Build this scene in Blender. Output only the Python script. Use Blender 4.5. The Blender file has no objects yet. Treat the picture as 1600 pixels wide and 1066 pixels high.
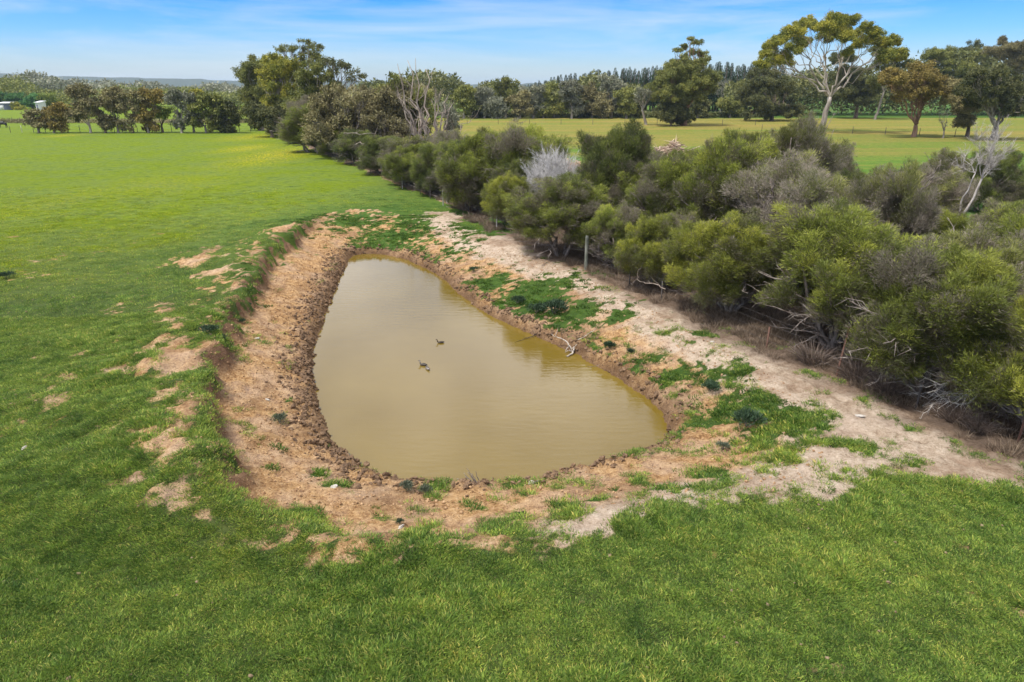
import bpy, math, random
import numpy as np
from mathutils import Vector, Matrix

# ------------------------------------------------------------------ camera
CAM_H = 8.0
FPX = 1067.0                     # focal length in pixels of a 1600 px wide frame (24 mm on 36 mm)
PITCH = math.atan((533.0 - 138.0) / FPX)
cp, sp = math.cos(PITCH), math.sin(PITCH)
C = bpy.context.scene.collection
cam_d = bpy.data.cameras.new('camera'); cam = bpy.data.objects.new('camera', cam_d); C.objects.link(cam)
cam_d.sensor_width = 36; cam_d.lens = 36 * FPX / 1600; cam_d.clip_end = 12000; cam_d.clip_start = 0.1
cam.location = (0, 0, CAM_H); cam.rotation_euler = (math.pi / 2 - PITCH, 0, 0)
bpy.context.scene.camera = cam
sc = bpy.context.scene
sc.view_settings.view_transform = 'Standard'; sc.view_settings.look = 'None'
sc.view_settings.gamma = 1; sc.view_settings.exposure = 0.54
sc.cycles.max_bounces = 5; sc.cycles.diffuse_bounces = 2; sc.cycles.glossy_bounces = 2
sc.cycles.transmission_bounces = 3; sc.cycles.transparent_max_bounces = 4; sc.cycles.caustics_reflective = False
sc.cycles.volume_bounces = 0

# ------------------------------------------------------------------ world and sun
SUN_EL, SUN_AZ = math.radians(64), math.radians(-118)      # azimuth from +Y, clockwise
w = bpy.data.worlds.new('World'); sc.world = w; w.use_nodes = True
nt = w.node_tree; N = nt.nodes; L = nt.links; N.clear()
out = N.new('ShaderNodeOutputWorld'); bg = N.new('ShaderNodeBackground'); bg.inputs[1].default_value = 0.115
sky = N.new('ShaderNodeTexSky'); sky.sky_type = 'NISHITA'; sky.sun_disc = False
sky.sun_elevation = SUN_EL; sky.sun_rotation = SUN_AZ; sky.air_density = 1.0; sky.dust_density = 0.6; sky.ozone_density = 1.5
tc = N.new('ShaderNodeTexCoord'); sx = N.new('ShaderNodeSeparateXYZ'); L.new(tc.outputs['Generated'], sx.inputs[0])
tint = N.new('ShaderNodeValToRGB'); L.new(sx.outputs[2], tint.inputs[0])
e = tint.color_ramp.elements
e[0].position = 0.0; e[0].color = (0.74, 0.86, 1.12, 1)
e[1].position = 0.45; e[1].color = (0.95, 0.97, 1.0, 1)
for p_, c_ in ((0.025, (0.66, 0.81, 1.10)), (0.065, (0.32, 0.66, 1.16)), (0.125, (0.06, 0.48, 1.30)), (0.17, (0.45, 0.72, 1.05)), (0.24, (0.8, 0.9, 1.0))):
    q = e.new(p_); q.color = (*c_, 1)
mul = N.new('ShaderNodeMixRGB'); mul.blend_type = 'MULTIPLY'; mul.inputs[0].default_value = 1
L.new(sky.outputs[0], mul.inputs[1]); L.new(tint.outputs[0], mul.inputs[2])
# thin streaky cloud: direction flattened so streaks lie level, denser higher up
mp = N.new('ShaderNodeMapping'); mp.inputs['Scale'].default_value = (1.6, 1.6, 14); L.new(tc.outputs['Generated'], mp.inputs[0])
cn = N.new('ShaderNodeTexNoise'); cn.inputs['Scale'].default_value = 1.5; cn.inputs['Detail'].default_value = 7; cn.inputs['Roughness'].default_value = 0.6
cn.inputs['Distortion'].default_value = 0.5; L.new(mp.outputs[0], cn.inputs['Vector'])
cr = N.new('ShaderNodeMapRange'); cr.inputs[1].default_value = 0.43; cr.inputs[2].default_value = 0.70; cr.inputs[4].default_value = 0.50
L.new(cn.outputs[0], cr.inputs[0])
hi = N.new('ShaderNodeMapRange'); hi.inputs[1].default_value = 0.135; hi.inputs[2].default_value = 0.24; hi.inputs[3].default_value = 0.0; hi.inputs[4].default_value = 0.85
L.new(sx.outputs[2], hi.inputs[0])
c2 = N.new('ShaderNodeTexNoise'); c2.inputs['Scale'].default_value = 3.2; c2.inputs['Detail'].default_value = 5; L.new(tc.outputs['Generated'], c2.inputs['Vector'])
c3 = N.new('ShaderNodeMapRange'); c3.inputs[1].default_value = .35; c3.inputs[2].default_value = .62; c3.inputs[3].default_value = .30; c3.inputs[4].default_value = 1.25; L.new(c2.outputs[0], c3.inputs[0])
hm = N.new('ShaderNodeMath'); hm.operation = 'MULTIPLY'; hm.use_clamp = True
h2 = N.new('ShaderNodeMapRange'); h2.inputs[1].default_value = .40; h2.inputs[2].default_value = .68; h2.inputs[3].default_value = 1; h2.inputs[4].default_value = .45; L.new(sx.outputs[2], h2.inputs[0]); h3 = N.new('ShaderNodeMath'); h3.operation = 'MULTIPLY'; L.new(hi.outputs[0], h3.inputs[0]); L.new(h2.outputs[0], h3.inputs[1]); L.new(h3.outputs[0], hm.inputs[0]); L.new(c3.outputs[0], hm.inputs[1])
mx = N.new('ShaderNodeMath'); mx.operation = 'MAXIMUM'; L.new(cr.outputs[0], mx.inputs[0]); L.new(hm.outputs[0], mx.inputs[1])
cl = N.new('ShaderNodeMixRGB'); L.new(mx.outputs[0], cl.inputs[0]); L.new(mul.outputs[0], cl.inputs[1])
ck = N.new('ShaderNodeMixRGB'); ck.inputs[1].default_value = (5.2, 5.5, 5.9, 1); ck.inputs[2].default_value = (12.6, 12.1, 12.1, 1); L.new(hi.outputs[0], ck.inputs[0]); L.new(ck.outputs[0], cl.inputs[2])
L.new(cl.outputs[0], bg.inputs[0]); L.new(bg.outputs[0], out.inputs[0])
sd = bpy.data.lights.new('sun', 'SUN'); sd.energy = 3.3; sd.angle = math.radians(7.0); sd.color = (1, 0.955, 0.88)
so = bpy.data.objects.new('sun', sd); C.objects.link(so)
sdir = Vector((math.sin(SUN_AZ) * math.cos(SUN_EL), math.cos(SUN_AZ) * math.cos(SUN_EL), math.sin(SUN_EL)))
so.rotation_euler = sdir.to_track_quat('Z', 'Y').to_euler(); so.location = (0, 0, 60)

# ------------------------------------------------------------------ helpers
rng = np.random.default_rng(7)
def ray(px, py):
    v = 533.0 - py
    return np.array([px - 800.0, FPX * cp + v * sp, -FPX * sp + v * cp])
def at(px, py, z=0.0):
    """point of the ground at height z seen at a pixel of the photograph, and metres per pixel there"""
    d = ray(px, py); t = (z - CAM_H) / d[2]
    return d[0] * t, d[1] * t, t
def z_at(py, Y):
    d = ray(800, py); return CAM_H + Y * d[2] / d[1]
def sstep(a, b, x):
    t = np.clip((x - a) / (b - a), 0, 1); return t * t * (3 - 2 * t)
def _hash(ix, iy, s):
    h = (ix.astype(np.int64) * 374761393 + iy.astype(np.int64) * 668265263 + s * 1442695041) & 0xffffffff
    h = ((h ^ (h >> 13)) * 1274126177) & 0xffffffff
    return ((h ^ (h >> 16)) & 0xffff) / 65535.0
def vn(x, y, s=0):
    ix = np.floor(x); iy = np.floor(y); fx = x - ix; fy = y - iy
    fx = fx * fx * (3 - 2 * fx); fy = fy * fy * (3 - 2 * fy)
    a = _hash(ix, iy, s); b = _hash(ix + 1, iy, s); c = _hash(ix, iy + 1, s); d = _hash(ix + 1, iy + 1, s)
    return (a * (1 - fx) + b * fx) * (1 - fy) + (c * (1 - fx) + d * fx) * fy
def fbm(x, y, s=0, o=4, g=0.5):
    r = 0; a = 1; t = 0
    for k in range(o):
        r = r + a * vn(x * 2 ** k + 17.3 * k, y * 2 ** k - 9.1 * k, s + k); t += a; a *= g
    return r / t
def poly_sd(P, x, y):
    """signed distance to a closed polygon, negative inside"""
    P = np.array(P); d = np.full(x.shape, 1e18); ins = np.zeros(x.shape, bool); n = len(P)
    for i in range(n):
        ax, ay = P[i]; bx, by = P[(i + 1) % n]; ex, ey = bx - ax, by - ay
        wx, wy = x - ax, y - ay; t = np.clip((wx * ex + wy * ey) / (ex * ex + ey * ey), 0, 1)
        d = np.minimum(d, (wx - ex * t) ** 2 + (wy - ey * t) ** 2)
        c = (ay > y) != (by > y)
        with np.errstate(divide='ignore', invalid='ignore'):
            ins ^= c & (x < ex * (y - ay) / (ey if ey else 1e-9) + ax)
    return np.where(ins, -1, 1) * np.sqrt(d)
def smooth_poly(P, it=2):
    P = np.array(P, float)
    for _ in range(it):
        Q = np.roll(P, -1, 0); P = np.stack([P * .75 + Q * .25, P * .25 + Q * .75], 1).reshape(-1, 2)
    return P

# ------------------------------------------------------------------ the lie of the land
W = -1.15
pond_px = [(550,400),(575,396),(610,399),(645,409),(680,427),(700,441),(720,461),(745,480),(775,497),(810,513),(850,530),(890,548),(930,570),(965,590),(1000,612),(1025,630),(1040,650),(1045,672),(1038,690),(1020,703),(985,715),(945,728),(905,740),(860,752),(800,760),(740,763),(680,763),(630,758),(590,745),(560,730),(535,710),(518,690),(505,660),(495,625),(488,580),(490,545),(500,515),(512,480),(525,450),(535,425),(542,408)]
pond = smooth_poly([at(a, b, W)[:2] for a, b in pond_px], 1)
crest_px = [(535,328,0),(495,338,.3),(445,368,.4),(412,398,.4),(392,430,.4),(362,470,.4),(338,530,.4),(312,580,.4),(302,640,.35),(308,700,.3),(338,760,.2),(395,820,.1),(470,846,0),(600,862,0),(720,864,0),(840,842,0),(970,806,0),(1100,782,0),(1240,752,0),(1290,690,0),(1230,610,0),(1130,545,0),(1000,480,0),(900,430,0),(800,388,0),(730,362,0),(650,340,0),(590,328,0)]
crest = smooth_poly([at(a, b, z)[:2] for a, b, z in crest_px], 1)
bare_px = [(640,336),(675,328),(720,332),(745,352),(800,375),(860,405),(905,425),(960,450),(1030,478),(1100,500),(1200,545),(1300,595),(1400,640),(1500,690),(1640,740),(1640,830),(1560,775),(1500,752),(1440,745),(1390,775),(1330,786),(1240,784),(1100,794),(1000,812),(900,842),(820,852),(860,800),(1000,760),(1150,730),(1250,690),(1150,600),(1000,500),(850,430),(760,395),(700,372)]
bare = smooth_poly([at(a, b, 0)[:2] for a, b in bare_px], 1)
FA = np.array(at(1595, 690)[:2]); FB = np.array(at(420, 205)[:2]); FD = (FB - FA) / np.linalg.norm(FB - FA); FN = np.array([FD[1], -FD[0]])
if FN[0] < 0: FN = -FN
def fence_perp(x, y): return (x - FA[0]) * FN[0] + (y - FA[1]) * FN[1]
def fence_along(x, y): return (x - FA[0]) * FD[0] + (y - FA[1]) * FD[1]
def ell(px, py, rx, ry, z=0.0):
    x, y, t = at(px, py, z); y0 = at(px, py + ry, z)[1]; y1 = at(px, py - ry, z)[1]
    return x, (y0 + y1) / 2, rx * t, max((y1 - y0) / 2, 0.05)
lush_px = [(620,372,70,22,.75),(560,352,60,20,.6),(640,350,50,18,.7),(700,395,60,10,.35),(770,440,60,22,.55),(840,465,70,25,.9),(900,490,60,18,.85),(960,500,40,14,.5),(930,540,40,12,.4),(1000,560,50,14,.45),(1060,580,60,18,.55),
 (1140,600,60,20,.6),(1180,650,70,30,.8),(1230,680,70,28,.9),(1180,700,50,16,.6),(1090,655,40,10,.5),(1110,755,40,14,.75),(1340,705,40,16,.6),(1100,540,30,8,.5),(940,790,50,12,.7),(1040,780,40,8,.55),(850,790,30,8,.55),
 (960,770,12,6,.8),(600,820,40,14,.6),(560,770,40,9,.5),(520,755,25,10,.4),(490,740,14,10,.7),(470,790,50,10,.35),(740,795,50,8,.4),(430,680,16,6,.5),(385,535,14,6,.5),(400,470,12,6,.5),(450,600,10,5,.5),(370,750,20,8,.6),(420,720,10,5,.4),
 (760,365,60,16,.95),(830,385,40,8,.6),(1545,790,60,16,.6),(1385,657,14,5,.7),(1420,677,16,6,.8),(1445,735,40,12,.35),(740,385,50,8,.3),(560,375,30,8,.3),(1000,430,25,8,.0),(930,440,40,10,.25),(1260,560,20,6,.25),(380,450,12,8,.6),(345,545,16,10,.8),(880,800,30,8,.5),(800,810,40,8,.45),(650,800,60,8,.4)]
lush = [(*ell(a, b, c, d, -0.45 if 480 < a < 1250 else -0.1), e) for a, b, c, d, e in lush_px]
spot_px = [(105,605,45,14),(100,640,35,14),(175,598,22,10),(190,487,30,8),(150,560,35,8),(60,560,20,6),(265,805,40,12),(325,828,28,10),(350,855,22,8),(398,860,20,8),(405,888,12,5),(485,880,20,6),(540,880,30,7),(640,885,32,8),(760,850,40,12),(720,830,40,8),(40,714,14,5),(210,775,16,8),(250,520,30,8),(300,420,20,6),(275,600,25,14),(285,700,20,30),(262,650,20,16),(240,560,20,10),(275,745,20,16),(330,440,24,8),(1250,800,14,5),(850,872,14,4),(820,942,14,4),(910,943,12,4),(1250,1050,30,10),(1300,1045,26,8),(1050,957,18,5),(1530,940,10,14),(1590,955,14,14),(1010,835,10,4),(950,832,12,4),(1085,895,8,3),(230,860,12,4),(65,885,12,4),(160,915,16,5),(580,735,30,12),(1480,740,30,10)]
spots = [ell(a, b, c, d) for a, b, c, d in spot_px]
yel = [ell(430, 243, 45, 14), ell(400, 214, 40, 5), ell(100, 212, 16, 2.2), ell(385, 232, 30, 6), ell(60, 320, 60, 30), ell(250, 290, 90, 20)]
GOLD_Y0 = 50
def xc(y): return -8.2 * np.clip((y - 14.4) / 24.6, -.3, 1.3) - 1.5
def fields(x, y):
    """height and zone masks of the ground at x, y"""
    jit = (fbm(x * .9, y * .9, 5) - .5)
    near = (np.abs(x) < 70) & (y < 90) & (y > 0)
    dw = np.full(x.shape, 99.); sc_ = np.full(x.shape, 99.); sb = np.full(x.shape, 99.)
    xn, yn = x[near], y[near]
    dw[near] = poly_sd(pond, xn, yn); sc_[near] = poly_sd(crest, xn, yn) ; sb[near] = poly_sd(bare, xn, yn)
    dw = dw + jit * .22 * np.clip(1 - np.abs(dw), 0, 1) + (fbm(x * 4, y * 4, 11, 2) - .5) * .12
    wl = sstep(1.5, -2.5, x - xc(y)) * sstep(9.5, 13, y) * sstep(50, 36, y)
    scj = sc_ + jit * (.5 + .5 * wl) + wl * (fbm(x * 2.2, y * 2.2, 23, 3) - .5) * .7
    dpos = np.clip(dw, 0, None); dc = np.clip(-scj, 0, None); do = np.clip(scj, 0, None)
    t = np.where(scj < 0, dpos / (dpos + dc + 1e-6), 1.0)
    top = .6 * wl * np.exp(-(do / 3.6) ** 2)
    pl = .64 * t ** .85 + .36 * sstep(.80, .97, t)
    pr = np.clip(t, 0, 1) ** .75
    prof = pl * wl + pr * (1 - wl)
    z = W + .10 * sstep(0, .3, dw) + (top - W - .10) * prof
    z = np.where(scj >= 0, top, z)
    z = np.where(dw < 0, W - .03 - .6 * sstep(0, 1.2, -dw), z)
    # masks
    outside = sstep(-.1, .25, scj)
    cov = 1.0 * outside + (1 - outside) * (.07 * wl + .24 * (1 - wl))
    cov = cov - outside * wl * (.34 * np.exp(-(do / 2.0) ** 2) + .10 * np.exp(-(do / 5.) ** 2)) - outside * (1 - wl) * .25 * np.exp(-(do / .6) ** 2)
    cov = cov + (1 - outside) * (wl * .55 * np.exp(-(dc / .55) ** 2) + (1 - wl) * .30 * np.exp(-(dc / .8) ** 2) * sstep(20, 14, y))
    sbj = sb + jit * 1.3 + (fbm(x * 3.1, y * 3.1, 53, 3) - .5) * .9
    cov = np.where(sbj < 0, np.minimum(cov, .10 + .55 * np.exp(-(sbj / .5) ** 2)), cov)
    fp = fence_perp(x, y) + jit * 1.6; fa = fence_along(x, y)
    litter = sstep(-2.2 - 0 * fa, -.6, fp) * (sstep(27, 21, fp) * sstep(-13, -8, fa) * sstep(120, 90, fa) + sstep(12, 8, fp) * sstep(85, 120, fa)) * sstep(200, 150, fa)
    litter = np.where(fa > 34, litter * sstep(-.3, .7, fp), litter)
    cov = cov * (1 - .93 * np.clip(litter * 1.25, 0, 1))
    for cx, cy, rx, ry, a in lush:
        if a <= 0: continue
        d2 = ((x - cx) / rx) ** 2 + ((y - cy) / ry) ** 2
        cov = np.maximum(cov, (a * .8 + .24) * np.exp(-d2 * .9) * (d2 < 6))
    bs = np.zeros_like(x)
    for cx, cy, rx, ry in spots:
        d2 = ((x - cx) / rx) ** 2 + ((y - cy) / ry) ** 2
        bs = np.maximum(bs, np.exp(-d2 * .9) * (d2 < 6))
    cov = cov - bs * .52 - .30 * sstep(.56, .70, fbm(x * .38 + 5, y * .38, 27, 4, .6)) * outside * (y < 40)
    cov = np.where(dw < .25, cov * sstep(.1, .6, dw), cov)
    n = np.clip((fbm(x * 1.7, y * 1.7, 31, 4, .62) - .5) * 1.9 + .5, 0.02, .97)
    n = n * .60 + .40 * np.clip((fbm(x * 6.5, y * 6.5, 37, 3, .6) - .5) * 2.4 + .5, 0, 1)
    grass = sstep(-.27, .27, cov - n)
    lsh = np.zeros_like(x)
    for cx, cy, rx, ry, a in lush:
        d2 = ((x - cx) / rx) ** 2 + ((y - cy) / ry) ** 2
        lsh = np.maximum(lsh, np.exp(-d2 * .5) * (d2 < 6))
    path = np.where(sbj < .4, sstep(.5, -.3, sbj), 0) + bs * .3
    wet = np.clip(np.exp(-np.clip(dw + jit * .5, 0, None) / .42), 0, 1)
    gold = sstep(2, 6, fp) * sstep(GOLD_Y0 - 12, GOLD_Y0, y)
    flit = (sstep(4, 9, fp) * sstep(205, 209, y) * sstep(700, 600, y) * np.where((y > 228) & (x < 40), .8, 1))
    gold = gold * (1 - flit); lsh = np.maximum(lsh, np.clip(flit, 0, 1)); litter = litter * (1 - flit)
    yl = np.zeros_like(x)
    for k, (cx, cy, rx, ry) in enumerate(yel):
        d2 = ((x - cx) / rx) ** 2 + ((y - cy) / ry) ** 2
        yl = np.maximum(yl, np.exp(-d2 * .8) * (1 if k < 4 else .25))
    yl = yl * sstep(1, -2, fp)
    z = z + wl * outside * np.exp(-(do / 3.5) ** 2) * (fbm(x * 1.15, y * 1.15, 19, 3) - .5) * .48
    # small relief
    soil = 1 - grass
    nr = (np.abs(x) < 60) & (y < 90)
    z = z + np.where(nr, (fbm(x * .6, y * .6, 3, 3) - .5) * .10 + grass * (fbm(x * 3, y * 3, 8, 3) - .5) * .05 + soil * (fbm(x * 3.2, y * 3.2, 41, 4, .75) - .5) * .22, 0) * np.where(dw > .05, 1, .25)
    clod = sstep(-.08, .1, dw) * sstep(1.15, .35, dw + jit) * (1 - outside)
    rid = 1 - np.abs(2 * fbm(x * 3.6, y * 3.6, 61, 3, .6) - 1)
    z = z + clod * (.22 * (rid - .62) + .10 * (fbm(x * 8, y * 8, 71, 2) - .5) + .05)
    z = np.where(dw < -.12, np.minimum(z, W - .03), z)
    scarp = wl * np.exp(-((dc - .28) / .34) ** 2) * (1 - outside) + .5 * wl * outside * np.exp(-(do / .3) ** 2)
    lsh = np.clip(lsh, 0, 1)
    return dict(scarp=scarp, z=z, dw=dw, scj=scj, wl=wl, grass=grass, lush=lsh, path=np.clip(path, 0, 1), wet=wet, litter=np.clip(litter, 0, 1), gold=gold, yel=yl, fp=fp, fa=fa, clod=clod, cov=cov, soil=soil)
def gz(x, y):
    return float(fields(np.array([float(x)]), np.array([float(y)]))['z'][0])
def gza(x, y): return fields(np.asarray(x, float), np.asarray(y, float))['z']

# ------------------------------------------------------------------ mesh building
class MB:
    def __init__(s): s.v = []; s.f3 = []; s.f4 = []; s.a = []; s.n = 0
    def add(s, v, f3=None, f4=None, tint=0.5):
        v = np.asarray(v, float)
        if f3 is not None and len(f3): s.f3.append(np.asarray(f3) + s.n)
        if f4 is not None and len(f4): s.f4.append(np.asarray(f4) + s.n)
        s.v.append(v); s.a.append(np.full(len(v), tint) if np.isscalar(tint) else np.asarray(tint)); s.n += len(v)
    def mesh(s, name, mat, smooth=False):
        v = np.concatenate(s.v); f3 = np.concatenate(s.f3) if s.f3 else np.zeros((0, 3), int); f4 = np.concatenate(s.f4) if s.f4 else np.zeros((0, 4), int)
        me = bpy.data.meshes.new(name); me.vertices.add(len(v)); me.vertices.foreach_set('co', v.astype(np.float32).ravel())
        nl = len(f3) * 3 + len(f4) * 4; me.loops.add(nl)
        me.loops.foreach_set('vertex_index', np.concatenate([f3.ravel(), f4.ravel()]).astype(np.int32))
        me.polygons.add(len(f3) + len(f4))
        st = np.concatenate([np.arange(len(f3)) * 3, len(f3) * 3 + np.arange(len(f4)) * 4]).astype(np.int32)
        me.polygons.foreach_set('loop_start', st)
        at_ = me.attributes.new('tint', 'FLOAT', 'POINT'); at_.data.foreach_set('value', np.concatenate(s.a).astype(np.float32))
        me.update(calc_edges=True)
        if smooth: me.polygons.foreach_set('use_smooth', np.ones(len(me.polygons), bool))
        if mat: me.materials.append(mat)
        return me
    def build(s, name, mat, parent=None, smooth=False):
        o = bpy.data.objects.new(name, s.mesh(name, mat, smooth)); C.objects.link(o); o.parent = parent; return o
def unit(v): return v / (np.linalg.norm(v, axis=-1, keepdims=True) + 1e-9)
def tube(mb, pts, rad, sides=6, tint=0.5, cap=True):
    pts = np.asarray(pts, float); n = len(pts); rad = np.broadcast_to(rad, (n,))
    d = unit(np.gradient(pts, axis=0)); ref = np.where(np.abs(d[:, 2:3]) > .9, np.array([[1., 0, 0]]), np.array([[0, 0, 1.]]))
    ref = np.repeat(ref[:1], n, 0)
    u = unit(np.cross(d, ref)); v = np.cross(d, u); a = np.arange(sides) * 2 * math.pi / sides
    P = pts[:, None] + rad[:, None, None] * (np.cos(a)[None, :, None] * u[:, None] + np.sin(a)[None, :, None] * v[:, None])
    i = np.arange(n - 1)[:, None] * sides; j = np.arange(sides)[None]; k = (j + 1) % sides
    f = np.stack([i + j, i + k, i + sides + k, i + sides + j], -1).reshape(-1, 4)
    f3 = []
    V = P.reshape(-1, 3)
    if cap:
        V = np.concatenate([V, pts[-1:]]); b = (n - 1) * sides
        f3 = [(b + q, b + (q + 1) % sides, n * sides) for q in range(sides)]
    mb.add(V, f3, f, tint)
def blades(mb, P, D, Ln, Wd, tint, rg):
    """narrow triangles: needles, grass, fine twigs"""
    n = len(P); s = unit(np.cross(D, rg.normal(size=(n, 3)))) * (np.asarray(Wd) * .5).reshape(-1, 1)
    V = np.stack([P - s, P + s, P + D * np.asarray(Ln).reshape(-1, 1)], 1).reshape(-1, 3)
    mb.add(V, np.arange(3 * n).reshape(-1, 3), None, np.repeat(np.broadcast_to(tint, (n,)), 3))
def leaves(mb, P, D, Ln, Wd, tint, rg):
    n = len(P); Ln = np.asarray(Ln).reshape(-1, 1); s = unit(np.cross(D, rg.normal(size=(n, 3)))) * (np.asarray(Wd) * .5).reshape(-1, 1)
    V = np.stack([P, P + D * Ln * .45 + s, P + D * Ln, P + D * Ln * .45 - s], 1).reshape(-1, 3)
    mb.add(V, None, np.arange(4 * n).reshape(-1, 4), np.repeat(np.broadcast_to(tint, (n,)), 4))
def sph(rg, n): return unit(rg.normal(size=(n, 3)))

def tag(o, label=None, cat=None, group=None, kind=None):
    if label: o['label'] = label
    if cat: o['category'] = cat
    if group: o['group'] = group
    if kind: o['kind'] = kind
    return o
def empty(name, loc=(0, 0, 0), rz=0, s=1):
    o = bpy.data.objects.new(name, None); C.objects.link(o); o.location = loc; o.rotation_euler = (0, 0, rz); o.empty_display_size = .2
    o.scale = (s, s, s) if np.isscalar(s) else s
    return o
KIDS = {}
def kid(o, parent): o.parent = parent; KIDS.setdefault(parent.name, []).append(o); return o
def copy_tree(o):
    c = o.copy(); C.objects.link(c)
    for k in ('label', 'group'):
        if k in c: del c[k]
    for ch in KIDS.get(o.name, []):
        d = ch.copy(); C.objects.link(d); d.parent = c
    return c

# ------------------------------------------------------------------ materials
def new_mat(name):
    m = bpy.data.materials.new(name); m.use_nodes = True; nt = m.node_tree; nt.nodes.clear()
    o = nt.nodes.new('ShaderNodeOutputMaterial'); return m, nt, nt.nodes, nt.links, o
def ramp(N, pts):
    r = N.new('ShaderNodeValToRGB'); e = r.color_ramp.elements
    e[0].position = pts[0][0]; e[0].color = (*pts[0][1], 1); e[1].position = pts[-1][0]; e[1].color = (*pts[-1][1], 1)
    for p, c in pts[1:-1]: q = e.new(p); q.color = (*c, 1)
    return r
def leaf_mat(name, cols, trans=.25, rough=.6, vary=.25):
    m, nt, N, L, o = new_mat(name)
    a = N.new('ShaderNodeAttribute'); a.attribute_name = 'tint'
    r = ramp(N, [(i / (len(cols) - 1), c) for i, c in enumerate(cols)]); L.new(a.outputs['Fac'], r.inputs[0])
    oi = N.new('ShaderNodeObjectInfo'); mr = N.new('ShaderNodeMapRange'); mr.inputs[3].default_value = 1 - vary; mr.inputs[4].default_value = 1 + vary
    L.new(oi.outputs['Random'], mr.inputs[0])
    hs = N.new('ShaderNodeHueSaturation'); L.new(r.outputs[0], hs.inputs['Color']); L.new(mr.outputs[0], hs.inputs['Value'])
    p = N.new('ShaderNodeBsdfPrincipled'); p.inputs['Roughness'].default_value = rough; p.inputs['Specular IOR Level'].default_value = .25
    L.new(hs.outputs[0], p.inputs['Base Color'])
    if trans:
        t = N.new('ShaderNodeBsdfTranslucent'); L.new(hs.outputs[0], t.inputs[0]); mx = N.new('ShaderNodeMixShader'); mx.inputs[0].default_value = trans
        L.new(p.outputs[0], mx.inputs[1]); L.new(t.outputs[0], mx.inputs[2]); L.new(mx.outputs[0], o.inputs[0])
    else: L.new(p.outputs[0], o.inputs[0])
    return m
def bark_mat(name, c1, c2, scale=6):
    m, nt, N, L, o = new_mat(name)
    g = N.new('ShaderNodeTexCoord'); mp = N.new('ShaderNodeMapping'); mp.inputs['Scale'].default_value = (1, 1, .3); L.new(g.outputs['Object'], mp.inputs[0])
    n = N.new('ShaderNodeTexNoise'); n.inputs['Scale'].default_value = scale; n.inputs['Detail'].default_value = 5; L.new(mp.outputs[0], n.inputs['Vector'])
    r = ramp(N, [(.35, c1), (.65, c2)]); L.new(n.outputs[0], r.inputs[0])
    p = N.new('ShaderNodeBsdfPrincipled'); p.inputs['Roughness'].default_value = .85; p.inputs['Specular IOR Level'].default_value = .2; L.new(r.outputs[0], p.inputs['Base Color'])
    b = N.new('ShaderNodeBump'); b.inputs['Strength'].default_value = .5; b.inputs['Distance'].default_value = .02; L.new(n.outputs[0], b.inputs['Height']); L.new(b.outputs[0], p.inputs['Normal'])
    L.new(p.outputs[0], o.inputs[0]); return m
def plain_mat(name, c, rough=.7, metal=0, vary=.15, scale=8):
    m, nt, N, L, o = new_mat(name)
    g = N.new('ShaderNodeTexCoord'); n = N.new('ShaderNodeTexNoise'); n.inputs['Scale'].default_value = scale; L.new(g.outputs['Object'], n.inputs['Vector'])
    lo = tuple(x * (1 - vary) for x in c); hi = tuple(min(1, x * (1 + vary)) for x in c); r = ramp(N, [(.3, lo), (.7, hi)]); L.new(n.outputs[0], r.inputs[0])
    p = N.new('ShaderNodeBsdfPrincipled'); p.inputs['Roughness'].default_value = rough; p.inputs['Metallic'].default_value = metal; L.new(r.outputs[0], p.inputs['Base Color']); L.new(p.outputs[0], o.inputs[0]); return m

_a = np.array(at(0, 462)[:2]); _b = np.array(at(520, 325)[:2]); _d = (_b - _a) / np.linalg.norm(_b - _a); PAD = (-_d[1], _d[0], float(-_d[1] * _a[0] + _d[0] * _a[1]))
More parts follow.
